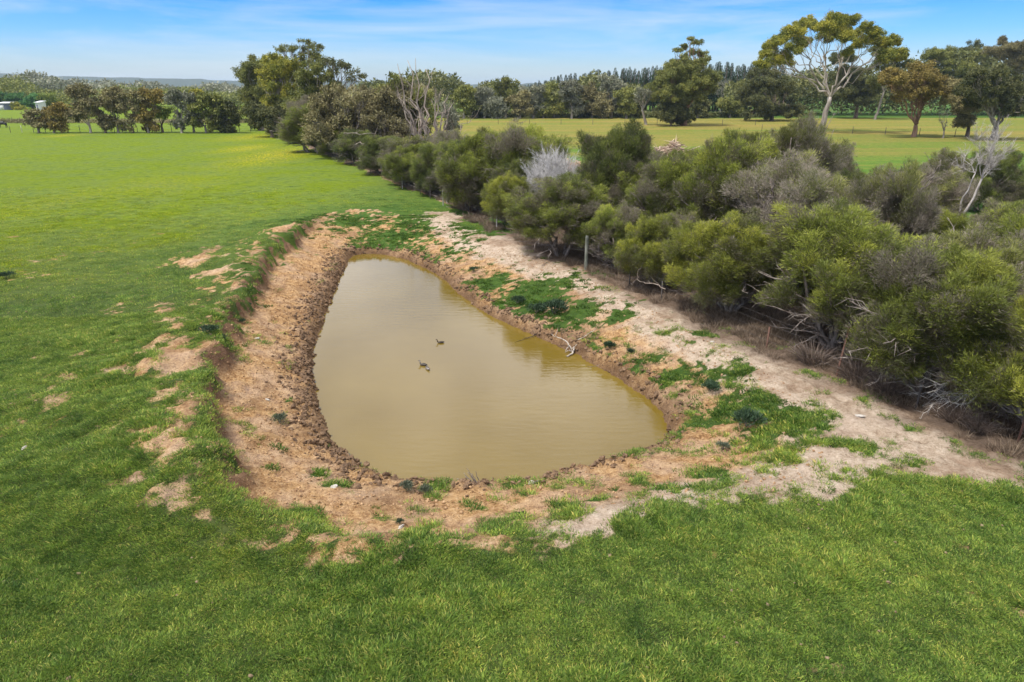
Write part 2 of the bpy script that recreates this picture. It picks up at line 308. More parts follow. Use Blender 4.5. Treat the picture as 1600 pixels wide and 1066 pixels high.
# grass colour by world place, shared by the ground sheet and the blades
GR_DARK, GR_MID, GR_YEL, GR_PAD = (.062, .128, .024), (.140, .228, .040), (.195, .272, .048), (.200, .280, .012)
def noise_at(N, L, vec, scale, detail=4, rough=.55, out=0):
    n = N.new('ShaderNodeTexNoise'); n.inputs['Scale'].default_value = scale; n.inputs['Detail'].default_value = detail; n.inputs['Roughness'].default_value = rough
    L.new(vec, n.inputs['Vector']); return n.outputs[0]
def grass_colour(N, L, pos, gain=1.0):
    """noise of the paddock: lush dark clumps, mid green, sun-yellowed areas; farther paddock yellower by place"""
    a = noise_at(N, L, pos, .22, 3); b = noise_at(N, L, pos, 1.7, 5, .65); c = noise_at(N, L, pos, 14, 3, .6)
    m1 = N.new('ShaderNodeMath'); m1.operation = 'MULTIPLY_ADD'; L.new(b, m1.inputs[0]); m1.inputs[1].default_value = 1.15; L.new(a, m1.inputs[2])
    m2 = N.new('ShaderNodeMath'); m2.operation = 'MULTIPLY_ADD'; L.new(c, m2.inputs[0]); m2.inputs[1].default_value = .45; L.new(m1.outputs[0], m2.inputs[2])
    # the paddock beyond the pond grows yellower
    s = N.new('ShaderNodeSeparateXYZ'); L.new(pos, s.inputs[0])
    # signed distance beyond the back foot of the bank: a line through two points of the ground
    fx = N.new('ShaderNodeMath'); fx.operation = 'MULTIPLY'; fx.inputs[1].default_value = PAD[0]; L.new(s.outputs[0], fx.inputs[0])
    fy = N.new('ShaderNodeMath'); fy.operation = 'MULTIPLY_ADD'; fy.inputs[1].default_value = PAD[1]; L.new(s.outputs[1], fy.inputs[0]); L.new(fx.outputs[0], fy.inputs[2])
    fw = N.new('ShaderNodeMath'); fw.operation = 'MULTIPLY_ADD'; L.new(a, fw.inputs[0]); fw.inputs[1].default_value = 6; L.new(fy.outputs[0], fw.inputs[2])
    fm = N.new('ShaderNodeMapRange'); fm.inputs[1].default_value = PAD[2] + 0.5; fm.inputs[2].default_value = PAD[2] + 8; fm.inputs[4].default_value = .42; L.new(fw.outputs[0], fm.inputs[0])
    m3 = N.new('ShaderNodeMath'); m3.operation = 'ADD'; L.new(m2.outputs[0], m3.inputs[0]); L.new(fm.outputs[0], m3.inputs[1])
    r = ramp(N, [(.05, GR_DARK), (.38, GR_MID), (.70, GR_YEL), (1.0, GR_PAD)])
    mr = N.new('ShaderNodeMapRange'); mr.inputs[1].default_value = .93; mr.inputs[2].default_value = 1.85; L.new(m3.outputs[0], mr.inputs[0])
    L.new(mr.outputs[0], r.inputs[0])
    for q in r.color_ramp.elements: q.color = tuple(v * gain for v in q.color[:3]) + (1,)
    return r.outputs[0]
def mixc(N, L, f, a, b, mode='MIX'):
    m = N.new('ShaderNodeMixRGB'); m.blend_type = mode
    for i, s in ((0, f), (1, a), (2, b)):
        if isinstance(s, tuple): m.inputs[i].default_value = (*s, 1)
        elif isinstance(s, (int, float)): m.inputs[i].default_value = s
        else: L.new(s, m.inputs[i])
    return m.outputs[0]

def ground_material():
    m, nt, N, L, o = new_mat('ground_soil_and_turf')
    pos = N.new('ShaderNodeNewGeometry').outputs['Position']
    def att(k):
        a = N.new('ShaderNodeAttribute'); a.attribute_name = k; return a.outputs['Fac']
    n_f = noise_at(N, L, pos, 18, 5, .78); n_m = noise_at(N, L, pos, 4, 6, .7); n_l = noise_at(N, L, pos, .8, 4)
    r1 = ramp(N, [(.38, (.14, .07, .032)), (.46, (.38, .215, .095)), (.54, (.58, .365, .175)), (.64, (.74, .53, .30))]); 
    mm = N.new('ShaderNodeMath'); mm.operation = 'MULTIPLY_ADD'; L.new(n_f, mm.inputs[0]); mm.inputs[1].default_value = .5
    mh = N.new('ShaderNodeMath'); mh.operation = 'MULTIPLY'; L.new(n_m, mh.inputs[0]); mh.inputs[1].default_value = .5; L.new(mh.outputs[0], mm.inputs[2]); L.new(mm.outputs[0], r1.inputs[0])
    r2 = ramp(N, [(.36, (.22, .15, .10)), (.46, (.46, .355, .255)), (.55, (.62, .50, .38)), (.66, (.74, .64, .51))]); L.new(mm.outputs[0], r2.inputs[0])
    soil = mixc(N, L, att('path'), r1.outputs[0], r2.outputs[0])
    rp = ramp(N, [(.45, (0, 0, 0)), (.62, (1, 1, 1))]); L.new(n_l, rp.inputs[0])
    soil = mixc(N, L, rp.outputs[0], soil, mixc(N, L, .35, soil, (.55, .42, .33)))
    n_b = noise_at(N, L, pos, .42, 5, .65); rb = ramp(N, [(.50, (0, 0, 0)), (.62, (1, 1, 1))]); L.new(n_b, rb.inputs[0]); soil = mixc(N, L, rb.outputs[0], soil, mixc(N, L, .55, soil, mixc(N, L, n_m, (.12, .065, .035), (.34, .20, .11))))
    r3 = ramp(N, [(.3, (.085, .058, .042)), (.5, (.16, .115, .085)), (.7, (.27, .20, .15))]); L.new(mm.outputs[0], r3.inputs[0])
    soil = mixc(N, L, att('litter'), soil, r3.outputs[0])
    r4 = ramp(N, [(.3, (.06, .035, .02)), (.5, (.15, .088, .048)), (.7, (.27, .175, .10))]); L.new(mm.outputs[0], r4.inputs[0])
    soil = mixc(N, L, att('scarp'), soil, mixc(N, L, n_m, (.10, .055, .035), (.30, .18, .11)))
    wetm = N.new('ShaderNodeMath'); wetm.operation = 'MULTIPLY'; wetm.use_clamp = True; L.new(att('wet'), wetm.inputs[0]); wetm.inputs[1].default_value = .95
    soil = mixc(N, L, wetm.outputs[0], soil, r4.outputs[0])
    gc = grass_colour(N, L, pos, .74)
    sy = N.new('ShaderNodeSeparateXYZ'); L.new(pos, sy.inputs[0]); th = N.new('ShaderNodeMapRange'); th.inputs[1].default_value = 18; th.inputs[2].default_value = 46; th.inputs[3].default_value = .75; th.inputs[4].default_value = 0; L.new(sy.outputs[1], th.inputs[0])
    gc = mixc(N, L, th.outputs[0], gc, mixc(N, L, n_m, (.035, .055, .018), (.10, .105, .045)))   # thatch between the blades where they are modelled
    gc = mixc(N, L, att('lush'), gc, mixc(N, L, .6, gc, (.042, .105, .018)))
    # tall-grass field to the right of the hedge: bands of gold and green
    mp = N.new('ShaderNodeMapping'); mp.inputs['Scale'].default_value = (.012, .085, 1); L.new(pos, mp.inputs[0])
    nb = noise_at(N, L, mp.outputs[0], 1, 6, .68)
    sx = N.new('ShaderNodeSeparateXYZ'); L.new(pos, sx.inputs[0])
    gy = N.new('ShaderNodeMapRange'); gy.inputs[1].default_value = 60; gy.inputs[2].default_value = 125; gy.inputs[3].default_value = -.16; gy.inputs[4].default_value = .10; L.new(sx.outputs[1], gy.inputs[0])
    ga = N.new('ShaderNodeMath'); ga.operation = 'ADD'; L.new(nb, ga.inputs[0]); L.new(gy.outputs[0], ga.inputs[1])
    n_g = noise_at(N, L, pos, .6, 5, .7); gb = N.new('ShaderNodeMath'); gb.operation = 'MULTIPLY_ADD'; L.new(n_g, gb.inputs[0]); gb.inputs[1].default_value = .3; L.new(ga.outputs[0], gb.inputs[2])
    rg_ = ramp(N, [(.44, (.075, .175, .025)), (.58, (.125, .195, .030)), (.70, (.19, .195, .040)), (.88, (.27, .21, .055))]); L.new(gb.outputs[0], rg_.inputs[0])
    gc = mixc(N, L, att('gold'), gc, rg_.outputs[0])
    mg = N.new('ShaderNodeMapping'); mg.inputs['Scale'].default_value = (.9, 1.6, 1); L.new(pos, mg.inputs[0]); ng_ = noise_at(N, L, mg.outputs[0], 1.6, 6, .75); gr = ramp(N, [(.32, (.62, .66, .7)), (.5, (1, 1, 1)), (.68, (1.32, 1.25, 1.1))]); L.new(ng_, gr.inputs[0]); gc = mixc(N, L, 1.0, gc, gr.outputs[0], 'MULTIPLY')
    # buttercups
    yn = noise_at(N, L, pos, 3.5, 3, .8); yr = ramp(N, [(.50, (0, 0, 0)), (.60, (1, 1, 1))]); L.new(yn, yr.inputs[0])
    ym = N.new('ShaderNodeMath'); ym.operation = 'MULTIPLY'; ym.use_clamp = True; L.new(yr.outputs[0], ym.inputs[0]); L.new(att('yel'), ym.inputs[1])
    gc = mixc(N, L, ym.outputs[0], gc, (.62, .48, .02))
    # dark tussocks in the paddocks
    mt = N.new('ShaderNodeMapping'); mt.inputs['Scale'].default_value = (.55, .8, 1); L.new(pos, mt.inputs[0])
    tn = noise_at(N, L, mt.outputs[0], 1, 3, .6); tr = ramp(N, [(.60, (0, 0, 0)), (.68, (1, 1, 1))]); L.new(tn, tr.inputs[0])
    tm = N.new('ShaderNodeMath'); tm.operation = 'MULTIPLY'; L.new(tr.outputs[0], tm.inputs[0]); tm.inputs[1].default_value = .6
    gc = mixc(N, L, tm.outputs[0], gc, (.06, .12, .02))
    # fine break-up of the grass edge
    fe = N.new('ShaderNodeMath'); fe.operation = 'MULTIPLY_ADD'; L.new(n_f, fe.inputs[0]); fe.inputs[1].default_value = 1.4
    f0 = N.new('ShaderNodeMath'); f0.operation = 'SUBTRACT'; L.new(att('grass'), f0.inputs[0]); f0.inputs[1].default_value = .70; L.new(f0.outputs[0], fe.inputs[2])
    fr = N.new('ShaderNodeMapRange'); fr.inputs[1].default_value = .38; fr.inputs[2].default_value = .62; L.new(fe.outputs[0], fr.inputs[0])
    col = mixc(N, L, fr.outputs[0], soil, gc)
    p = N.new('ShaderNodeBsdfPrincipled'); L.new(col, p.inputs['Base Color']); p.inputs['Specular IOR Level'].default_value = .06
    rr = N.new('ShaderNodeMapRange'); rr.inputs[3].default_value = .95; rr.inputs[4].default_value = .6; L.new(att('wet'), rr.inputs[0]); L.new(rr.outputs[0], p.inputs['Roughness'])
    hsum = N.new('ShaderNodeMath'); hsum.operation = 'MULTIPLY_ADD'; L.new(n_f, hsum.inputs[0]); hsum.inputs[1].default_value = .5; L.new(n_m, hsum.inputs[2])
    b = N.new('ShaderNodeBump'); b.inputs['Strength'].default_value = 1.0; b.inputs['Distance'].default_value = .15; L.new(hsum.outputs[0], b.inputs['Height']); L.new(b.outputs[0], p.inputs['Normal'])
    L.new(p.outputs[0], o.inputs[0]); return m

# ------------------------------------------------------------------ ground sheet
def axis(a, b, h, lo, hi, g):
    m = list(np.arange(a, b, h)); s = h; x = m[-1]
    while x < hi: s *= g; x += s; m.append(x)
    s = h; x = a; l = []
    while x > lo: s *= g; x -= s; l.append(x)
    return np.array(l[::-1] + m)
xs = axis(-19, 17, .105, -4500, 4500, 1.035); ys = axis(6.5, 43, .105, -60, 6000, 1.028)
X, Y = np.meshgrid(xs, ys); x, y = X.ravel(), Y.ravel(); F = fields(x, y)
mb = MB(); nx, ny = len(xs), len(ys)
i = np.arange(ny - 1)[:, None] * nx + np.arange(nx - 1)[None]
mb.add(np.stack([x, y, F['z']], 1), None, np.stack([i, i + 1, i + nx + 1, i + nx], -1).reshape(-1, 4))
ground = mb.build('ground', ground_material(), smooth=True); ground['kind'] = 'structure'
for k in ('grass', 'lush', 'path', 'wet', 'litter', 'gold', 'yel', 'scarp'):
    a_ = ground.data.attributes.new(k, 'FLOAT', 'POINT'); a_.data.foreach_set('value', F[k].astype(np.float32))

# ------------------------------------------------------------------ water
def water_material():
    m, nt, N, L, o = new_mat('muddy_water')
    pos = N.new('ShaderNodeNewGeometry').outputs['Position']
    p = N.new('ShaderNodeBsdfPrincipled'); p.inputs['Roughness'].default_value = .02; p.inputs['IOR'].default_value = 1.48
    c = noise_at(N, L, pos, .25, 3); r = ramp(N, [(.35, (.138, .092, .013)), (.65, (.165, .113, .020))]); L.new(c, r.inputs[0]); L.new(r.outputs[0], p.inputs['Base Color'])
    mp = N.new('ShaderNodeMapping'); mp.inputs['Scale'].default_value = (.45, 1.7, 1); mp.inputs['Rotation'].default_value = (0, 0, .2); L.new(pos, mp.inputs[0])
    a = noise_at(N, L, mp.outputs[0], 3.2, 4, .55); bb = noise_at(N, L, mp.outputs[0], 14, 2, .5)
    s = N.new('ShaderNodeMath'); s.operation = 'MULTIPLY_ADD'; L.new(bb, s.inputs[0]); s.inputs[1].default_value = .18; L.new(a, s.inputs[2])
    b = N.new('ShaderNodeBump'); b.inputs['Strength'].default_value = .20; b.inputs['Distance'].default_value = .026; L.new(s.outputs[0], b.inputs['Height']); L.new(b.outputs[0], p.inputs['Normal'])
    L.new(p.outputs[0], o.inputs[0]); return m
cen = pond.mean(0); wp = cen + (pond - cen) * (1 + .8 / np.linalg.norm(pond - cen, axis=1, keepdims=True))
mb = MB(); n = len(wp); V = np.concatenate([np.c_[wp, np.full(n, W)], [[*cen, W]]])
mb.add(V, [(k, (k + 1) % n, n) for k in range(n)]); water = mb.build('pond_water', water_material()); water['kind'] = 'structure'

# ------------------------------------------------------------------ scatter for what nobody could count
def scatter(name, pts, scl, rz, idx, protos, label=None, tilt=None):
    me = bpy.data.meshes.new(name); me.vertices.add(len(pts)); me.vertices.foreach_set('co', np.asarray(pts, np.float32).ravel())
    a = me.attributes.new('scl', 'FLOAT', 'POINT'); a.data.foreach_set('value', np.asarray(scl, np.float32))
    rot = np.zeros((len(pts), 3), np.float32); rot[:, 2] = rz
    if tilt is not None: rot[:, :2] = tilt
    a = me.attributes.new('rot', 'FLOAT_VECTOR', 'POINT'); a.data.foreach_set('vector', rot.ravel())
    a = me.attributes.new('idx', 'INT', 'POINT'); a.data.foreach_set('value', np.asarray(idx, np.int32))
    o = bpy.data.objects.new(name, me); C.objects.link(o); o['kind'] = 'stuff'
    if label: o['label'] = label
    col = bpy.data.collections.new(name + '_kinds')
    for k, pm in enumerate(protos):
        q = bpy.data.objects.new(f'{name}_piece_{k:02d}', pm); col.objects.link(q)
    ng = bpy.data.node_groups.new(name, 'GeometryNodeTree'); ng.interface.new_socket('Geometry', in_out='INPUT', socket_type='NodeSocketGeometry'); ng.interface.new_socket('Geometry', in_out='OUTPUT', socket_type='NodeSocketGeometry')
    gi = ng.nodes.new('NodeGroupInput'); go = ng.nodes.new('NodeGroupOutput'); ip = ng.nodes.new('GeometryNodeInstanceOnPoints'); ci = ng.nodes.new('GeometryNodeCollectionInfo')
    ci.inputs['Collection'].default_value = col; ci.inputs['Separate Children'].default_value = True; ci.inputs['Reset Children'].default_value = True
    def na(k, t):
        q = ng.nodes.new('GeometryNodeInputNamedAttribute'); q.data_type = t; q.inputs['Name'].default_value = k; return q.outputs['Attribute']
    ng.links.new(gi.outputs[0], ip.inputs['Points']); ng.links.new(ci.outputs[0], ip.inputs['Instance']); ip.inputs['Pick Instance'].default_value = True
    ng.links.new(na('idx', 'INT'), ip.inputs['Instance Index']); ng.links.new(na('scl', 'FLOAT'), ip.inputs['Scale'])
    er = ng.nodes.new('FunctionNodeEulerToRotation'); ng.links.new(na('rot', 'FLOAT_VECTOR'), er.inputs[0]); ng.links.new(er.outputs[0], ip.inputs['Rotation'])
    ng.links.new(ip.outputs[0], go.inputs[0]); md = o.modifiers.new('scatter', 'NODES'); md.node_group = ng
    return o
def blade_material(name, kind='turf'):
    m, nt, N, L, o = new_mat(name)
    pos = N.new('ShaderNodeNewGeometry').outputs['Position']; a = N.new('ShaderNodeAttribute'); a.attribute_name = 'tint'
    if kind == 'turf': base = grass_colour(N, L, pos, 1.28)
    else:
        q = noise_at(N, L, pos, 2, 3); r = ramp(N, [(.3, (.050, .115, .020)), (.7, (.115, .215, .032))]); L.new(q, r.inputs[0]); base = r.outputs[0]
    rr = ramp(N, [(0, (.5, .55, .6)), (.5, (1.0, 1.0, 1.0)), (.86, (1.5, 1.35, 1.2)), (.95, (2.6, 1.6, 2.4)), (1, (3.2, 1.8, 3.0))]); L.new(a.outputs['Fac'], rr.inputs[0])
    oi = N.new('ShaderNodeObjectInfo'); vr = ramp(N, [(0, (.52, .56, .6)), (.45, (.95, .95, .95)), (.85, (1.3, 1.22, 1.1)), (1, (1.5, 1.35, 1.4))]); L.new(oi.outputs['Random'], vr.inputs[0])
    col = mixc(N, L, 1.0, mixc(N, L, 1.0, base, vr.outputs[0], 'MULTIPLY'), rr.outputs[0], 'MULTIPLY')
    p = N.new('ShaderNodeBsdfPrincipled'); p.inputs['Roughness'].default_value = .55; p.inputs['Specular IOR Level'].default_value = .25; L.new(col, p.inputs['Base Color'])
    t = N.new('ShaderNodeBsdfTranslucent'); L.new(col, t.inputs[0]); mx = N.new('ShaderNodeMixShader'); mx.inputs[0].default_value = .35
    L.new(p.outputs[0], mx.inputs[1]); L.new(t.outputs[0], mx.inputs[2]); L.new(mx.outputs[0], o.inputs[0]); return m
def tuft_mesh(name, nb, R, h0, h1, wd, mat, seed, spread=.6):
    rg = np.random.default_rng(seed); r = R * np.sqrt(rg.random(nb)); a = rg.random(nb) * 6.283
    P = np.stack([r * np.cos(a), r * np.sin(a), np.full(nb, -.01)], 1); D = np.stack([np.cos(a) * spread * rg.random(nb), np.sin(a) * spread * rg.random(nb), np.ones(nb)], 1) + rg.normal(size=(nb, 3)) * .25
    D = unit(D); Ln = h0 + (h1 - h0) * rg.random(nb); mbb = MB(); ti = rg.random(nb)
    s = unit(np.cross(D, rg.normal(size=(nb, 3)))) * (wd * .5); M = P + D * Ln[:, None] * .55; B = unit(D + np.c_[np.cos(a), np.sin(a), -np.ones(nb) * .2] * .5); T = M + B * Ln[:, None] * .5
    V = np.stack([P - s, P + s, M + s * .8, M - s * .8, T], 1).reshape(-1, 3); k = np.arange(nb)[:, None] * 5
    mbb.add(V, k + np.array([[3, 2, 4]]), k + np.array([[0, 1, 2, 3]]), np.repeat(ti, 5)); return mbb.mesh(name, mat)
M_TURF = blade_material('grass_blades'); M_LUSH = blade_material('lush_weed_blades', 'lush')
tufts = [tuft_mesh(f'turf_tuft_{k}', 70, .17, .018, .056 + .007 * k, .0105, M_TURF, 100 + k, 1.1) for k in range(5)]
tufts.append(tuft_mesh('turf_tuft_tall', 70, .14, .04, .10, .011, M_TURF, 120, 1.0))
weeds = [tuft_mesh(f'weed_tuft_{k}', 40, .16, .04, .12, .022, M_LUSH, 140 + k, 1.2) for k in range(3)]
bigt = [tuft_mesh(f'paddock_tuft_{k}', 60, .45, .03, .10, .02, M_TURF, 160 + k, .9) for k in range(3)]
def sample(n, x0, x1, y0, y1):
    x = rng.uniform(x0, x1, n); y = rng.uniform(y0, y1, n); return x, y
def inview(x, y, m=60):
    """keep what the photograph could see, with a margin"""
    zc = CAM_H * sp + y * cp; xp = 800 + FPX * x / np.maximum(zc, .1)
    return (xp > -m - 120) & (xp < 1600 + m + 120)
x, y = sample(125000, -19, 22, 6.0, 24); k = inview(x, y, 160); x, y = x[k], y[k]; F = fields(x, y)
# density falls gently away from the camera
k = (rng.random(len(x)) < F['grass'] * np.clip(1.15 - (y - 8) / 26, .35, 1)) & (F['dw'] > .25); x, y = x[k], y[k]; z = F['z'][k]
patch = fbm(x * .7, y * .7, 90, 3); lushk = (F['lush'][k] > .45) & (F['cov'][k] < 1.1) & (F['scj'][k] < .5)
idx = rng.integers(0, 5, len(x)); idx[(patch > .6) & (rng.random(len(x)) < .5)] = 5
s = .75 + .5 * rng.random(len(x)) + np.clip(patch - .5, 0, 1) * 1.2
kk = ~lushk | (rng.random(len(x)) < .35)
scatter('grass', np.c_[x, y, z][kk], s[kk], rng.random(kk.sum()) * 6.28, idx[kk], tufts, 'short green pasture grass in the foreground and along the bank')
x, y = sample(60000, -14, 26, 11, 46); k = inview(x, y); x, y = x[k], y[k]; F = fields(x, y)
k = (rng.random(len(x)) < F['grass'] * (.1 + .7 * vn(x * 2.1, y * 2.1, 13))) & (F['dw'] > .25) & (F['lush'] > .3) & (F['scj'] < .9) & (F['litter'] < .5); x, y, z = x[k], y[k], F['z'][k]
scatter('ground_cover', np.c_[x, y, z], .6 + .6 * rng.random(len(x)), rng.random(len(x)) * 6.28, rng.integers(0, 3, len(x)), weeds, 'bright green low weeds on the bare pond bank')
x, y = sample(24000, -48, 6, 22, 62); k = inview(x, y); x, y = x[k], y[k]; F = fields(x, y)
k = (rng.random(len(x)) < F['grass'] * np.clip(1.15 - (y - 22) / 34, 0, 1)) & ((F['lush'] < .3) | (F['scj'] > .9)) & (F['fp'] < -1); x, y, z = x[k], y[k], F['z'][k]
scatter('paddock_grass', np.c_[x, y, z], .5 + .5 * rng.random(len(x)), rng.random(len(x)) * 6.28, rng.integers(0, 3, len(x)), bigt, 'yellow green grass of the open paddock')

# clods of mud and soil crumbs
def clod_mesh(name, seed, mat):
    rg = np.random.default_rng(seed); bm = __import__('bmesh').new(); __import__('bmesh').ops.create_icosphere(bm, subdivisions=2, radius=1)
    off = rg.normal(size=(5, 3)); st = rg.uniform(.5, 1.2, 3)
    for v in bm.verts:
        c = np.array(v.co); r = 1 + .28 * sum(math.sin(2.6 * float(c @ o_) + q) for q, o_ in enumerate(off)) / 2.2
        v.co = Vector(c * r * np.array([1, st[0], .55 + .2 * st[1]]))
    me = bpy.data.meshes.new(name); bm.to_mesh(me); bm.free(); me.materials.append(mat); return me
def clod_mat(name, lo, hi):
    m, nt, N, L, o = new_mat(name); pos = N.new('ShaderNodeNewGeometry').outputs['Position']
    c = noise_at(N, L, pos, 9, 4, .7); r = ramp(N, [(.35, lo), (.68, hi)]); L.new(c, r.inputs[0]); p = N.new('ShaderNodeBsdfPrincipled'); p.inputs['Roughness'].default_value = .9; p.inputs['Specular IOR Level'].default_value = .2; L.new(r.outputs[0], p.inputs['Base Color'])
    b = N.new('ShaderNodeBump'); b.inputs['Distance'].default_value = .02; L.new(noise_at(N, L, pos, 60, 3), b.inputs['Height']); L.new(b.outputs[0], p.inputs['Normal']); L.new(p.outputs[0], o.inputs[0]); return m
M_MUD = clod_mat('dark_mud', (.085, .052, .032), (.28, .18, .105)); M_CRUMB = clod_mat('dry_clay', (.20, .105, .05), (.58, .39, .22))
muds = [clod_mesh(f'mud_clod_{k}', 200 + k, M_MUD) for k in range(5)]; crumbs = [clod_mesh(f'clay_crumb_{k}', 220 + k, M_CRUMB) for k in range(4)]
x, y = sample(150000, -11, 9, 12, 42); F = fields(x, y)
edge = np.exp(-((F['dw'] - .34) / (.32 + .16 * F['wl'])) ** 2) * (.25 + .85 * vn(x * 1.3, y * 1.3, 77)) * np.where(F['wl'] > .5, 1.2, .75)
k = (F['dw'] > -.06) & (rng.random(len(x)) < edge * .55) & (F['grass'] < .6); xe, ye, ze = x[k], y[k], F['z'][k]
sz = .022 + .075 * rng.random(k.sum()) ** 2.2
scatter('mud', np.c_[xe, ye, ze + sz * .15], sz, rng.random(k.sum()) * 6.28, rng.integers(0, 5, k.sum()), muds, 'dark crumbling mud clods round the waterline', tilt=rng.normal(size=(k.sum(), 2)) * .4)
k = (F['dw'] > .5) & (F['grass'] < .5) & (F['litter'] < .6) & (rng.random(len(x)) < .22 + .22 * F['wl']) & ((F['scj'] < 0.2)); xe, ye, ze = x[k], y[k], F['z'][k]
sz = .008 + .030 * rng.random(k.sum()) ** 4
scatter('rubble', np.c_[xe, ye, ze + sz * .2], sz, rng.random(k.sum()) * 6.28, rng.integers(0, 4, k.sum()), crumbs, 'small crumbs of dry orange clay on the pond bank', tilt=rng.normal(size=(k.sum(), 2)) * .4)
M_BIT = clod_mat('dung_and_leaves', (.13, .085, .05), (.36, .28, .17)); bits = [clod_mesh(f'lawn_bit_{k}', 230 + k, M_BIT) for k in range(3)]
x, y = sample(1500, -30, 18, 7, 34); k = inview(x, y); x, y = x[k], y[k]; F = fields(x, y); k = (F['grass'] > .5) & (F['dw'] > .5); x, y, z = x[k], y[k], F['z'][k]; sz = .010 + .028 * rng.random(len(x)) ** 3
scatter('debris', np.c_[x, y, z + .02], sz, rng.random(len(x)) * 6.28, rng.integers(0, 3, len(x)), bits, 'specks of dung and dead leaves on the grass', tilt=rng.normal(size=(len(x), 2)) * .3)
# dry brown grass under the hedge
M_DRY = leaf_mat('dry_grass', [(.10, .075, .055), (.22, .16, .11), (.34, .26, .18)], .2, vary=0)
dry = [tuft_mesh(f'dry_tuft_{k}', 60, .22, .12, .42, .012, M_DRY, 240 + k, .8) for k in range(4)]
x, y = sample(60000, -14, 30, 12, 60); F = fields(x, y)
k = (F['fp'] > -1.1) & (F['fp'] < 9) & inview(x, y) & (rng.random(len(x)) < .55 * sstep(.35, .75, vn(x * .8, y * .8, 5)) + .10) & (F['litter'] > .4); x, y, z = x[k], y[k], F['z'][k]
scatter('undergrowth', np.c_[x, y, z], .45 + .6 * rng.random(len(x)), rng.random(len(x)) * 6.28, rng.integers(0, 4, len(x)), dry, 'dry brown grass and litter along the foot of the hedge')
exec_marker = 1

# ------------------------------------------------------------------ shrubs
SH = {
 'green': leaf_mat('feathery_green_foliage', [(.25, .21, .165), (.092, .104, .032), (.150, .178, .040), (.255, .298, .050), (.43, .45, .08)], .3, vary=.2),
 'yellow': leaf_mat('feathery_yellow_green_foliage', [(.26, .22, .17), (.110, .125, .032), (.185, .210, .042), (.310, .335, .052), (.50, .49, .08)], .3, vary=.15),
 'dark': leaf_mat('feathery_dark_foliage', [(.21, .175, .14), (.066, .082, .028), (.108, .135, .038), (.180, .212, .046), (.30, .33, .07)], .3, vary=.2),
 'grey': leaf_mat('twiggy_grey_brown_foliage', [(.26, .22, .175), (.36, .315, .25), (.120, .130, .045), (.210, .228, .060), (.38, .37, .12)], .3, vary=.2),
}
M_TWIG = bark_mat('grey_twig_bark', (.13, .10, .085), (.30, .26, .23), 9)
M_WHITE = bark_mat('bleached_wood', (.42, .38, .34), (.66, .62, .57), 9)
def bez(a, b, sag, n, rg, wob=.06):
    a, b = np.array(a, float), np.array(b, float); t = np.linspace(0, 1, n)[:, None]; m = (a + b) / 2 + np.array(sag)
    p = a * (1 - t) ** 2 + 2 * m * t * (1 - t) + b * t ** 2; q = rg.normal(size=p.shape) * wob * np.linalg.norm(b - a); q[0] = 0; q[-1] = 0
    return p + q
DIM = []
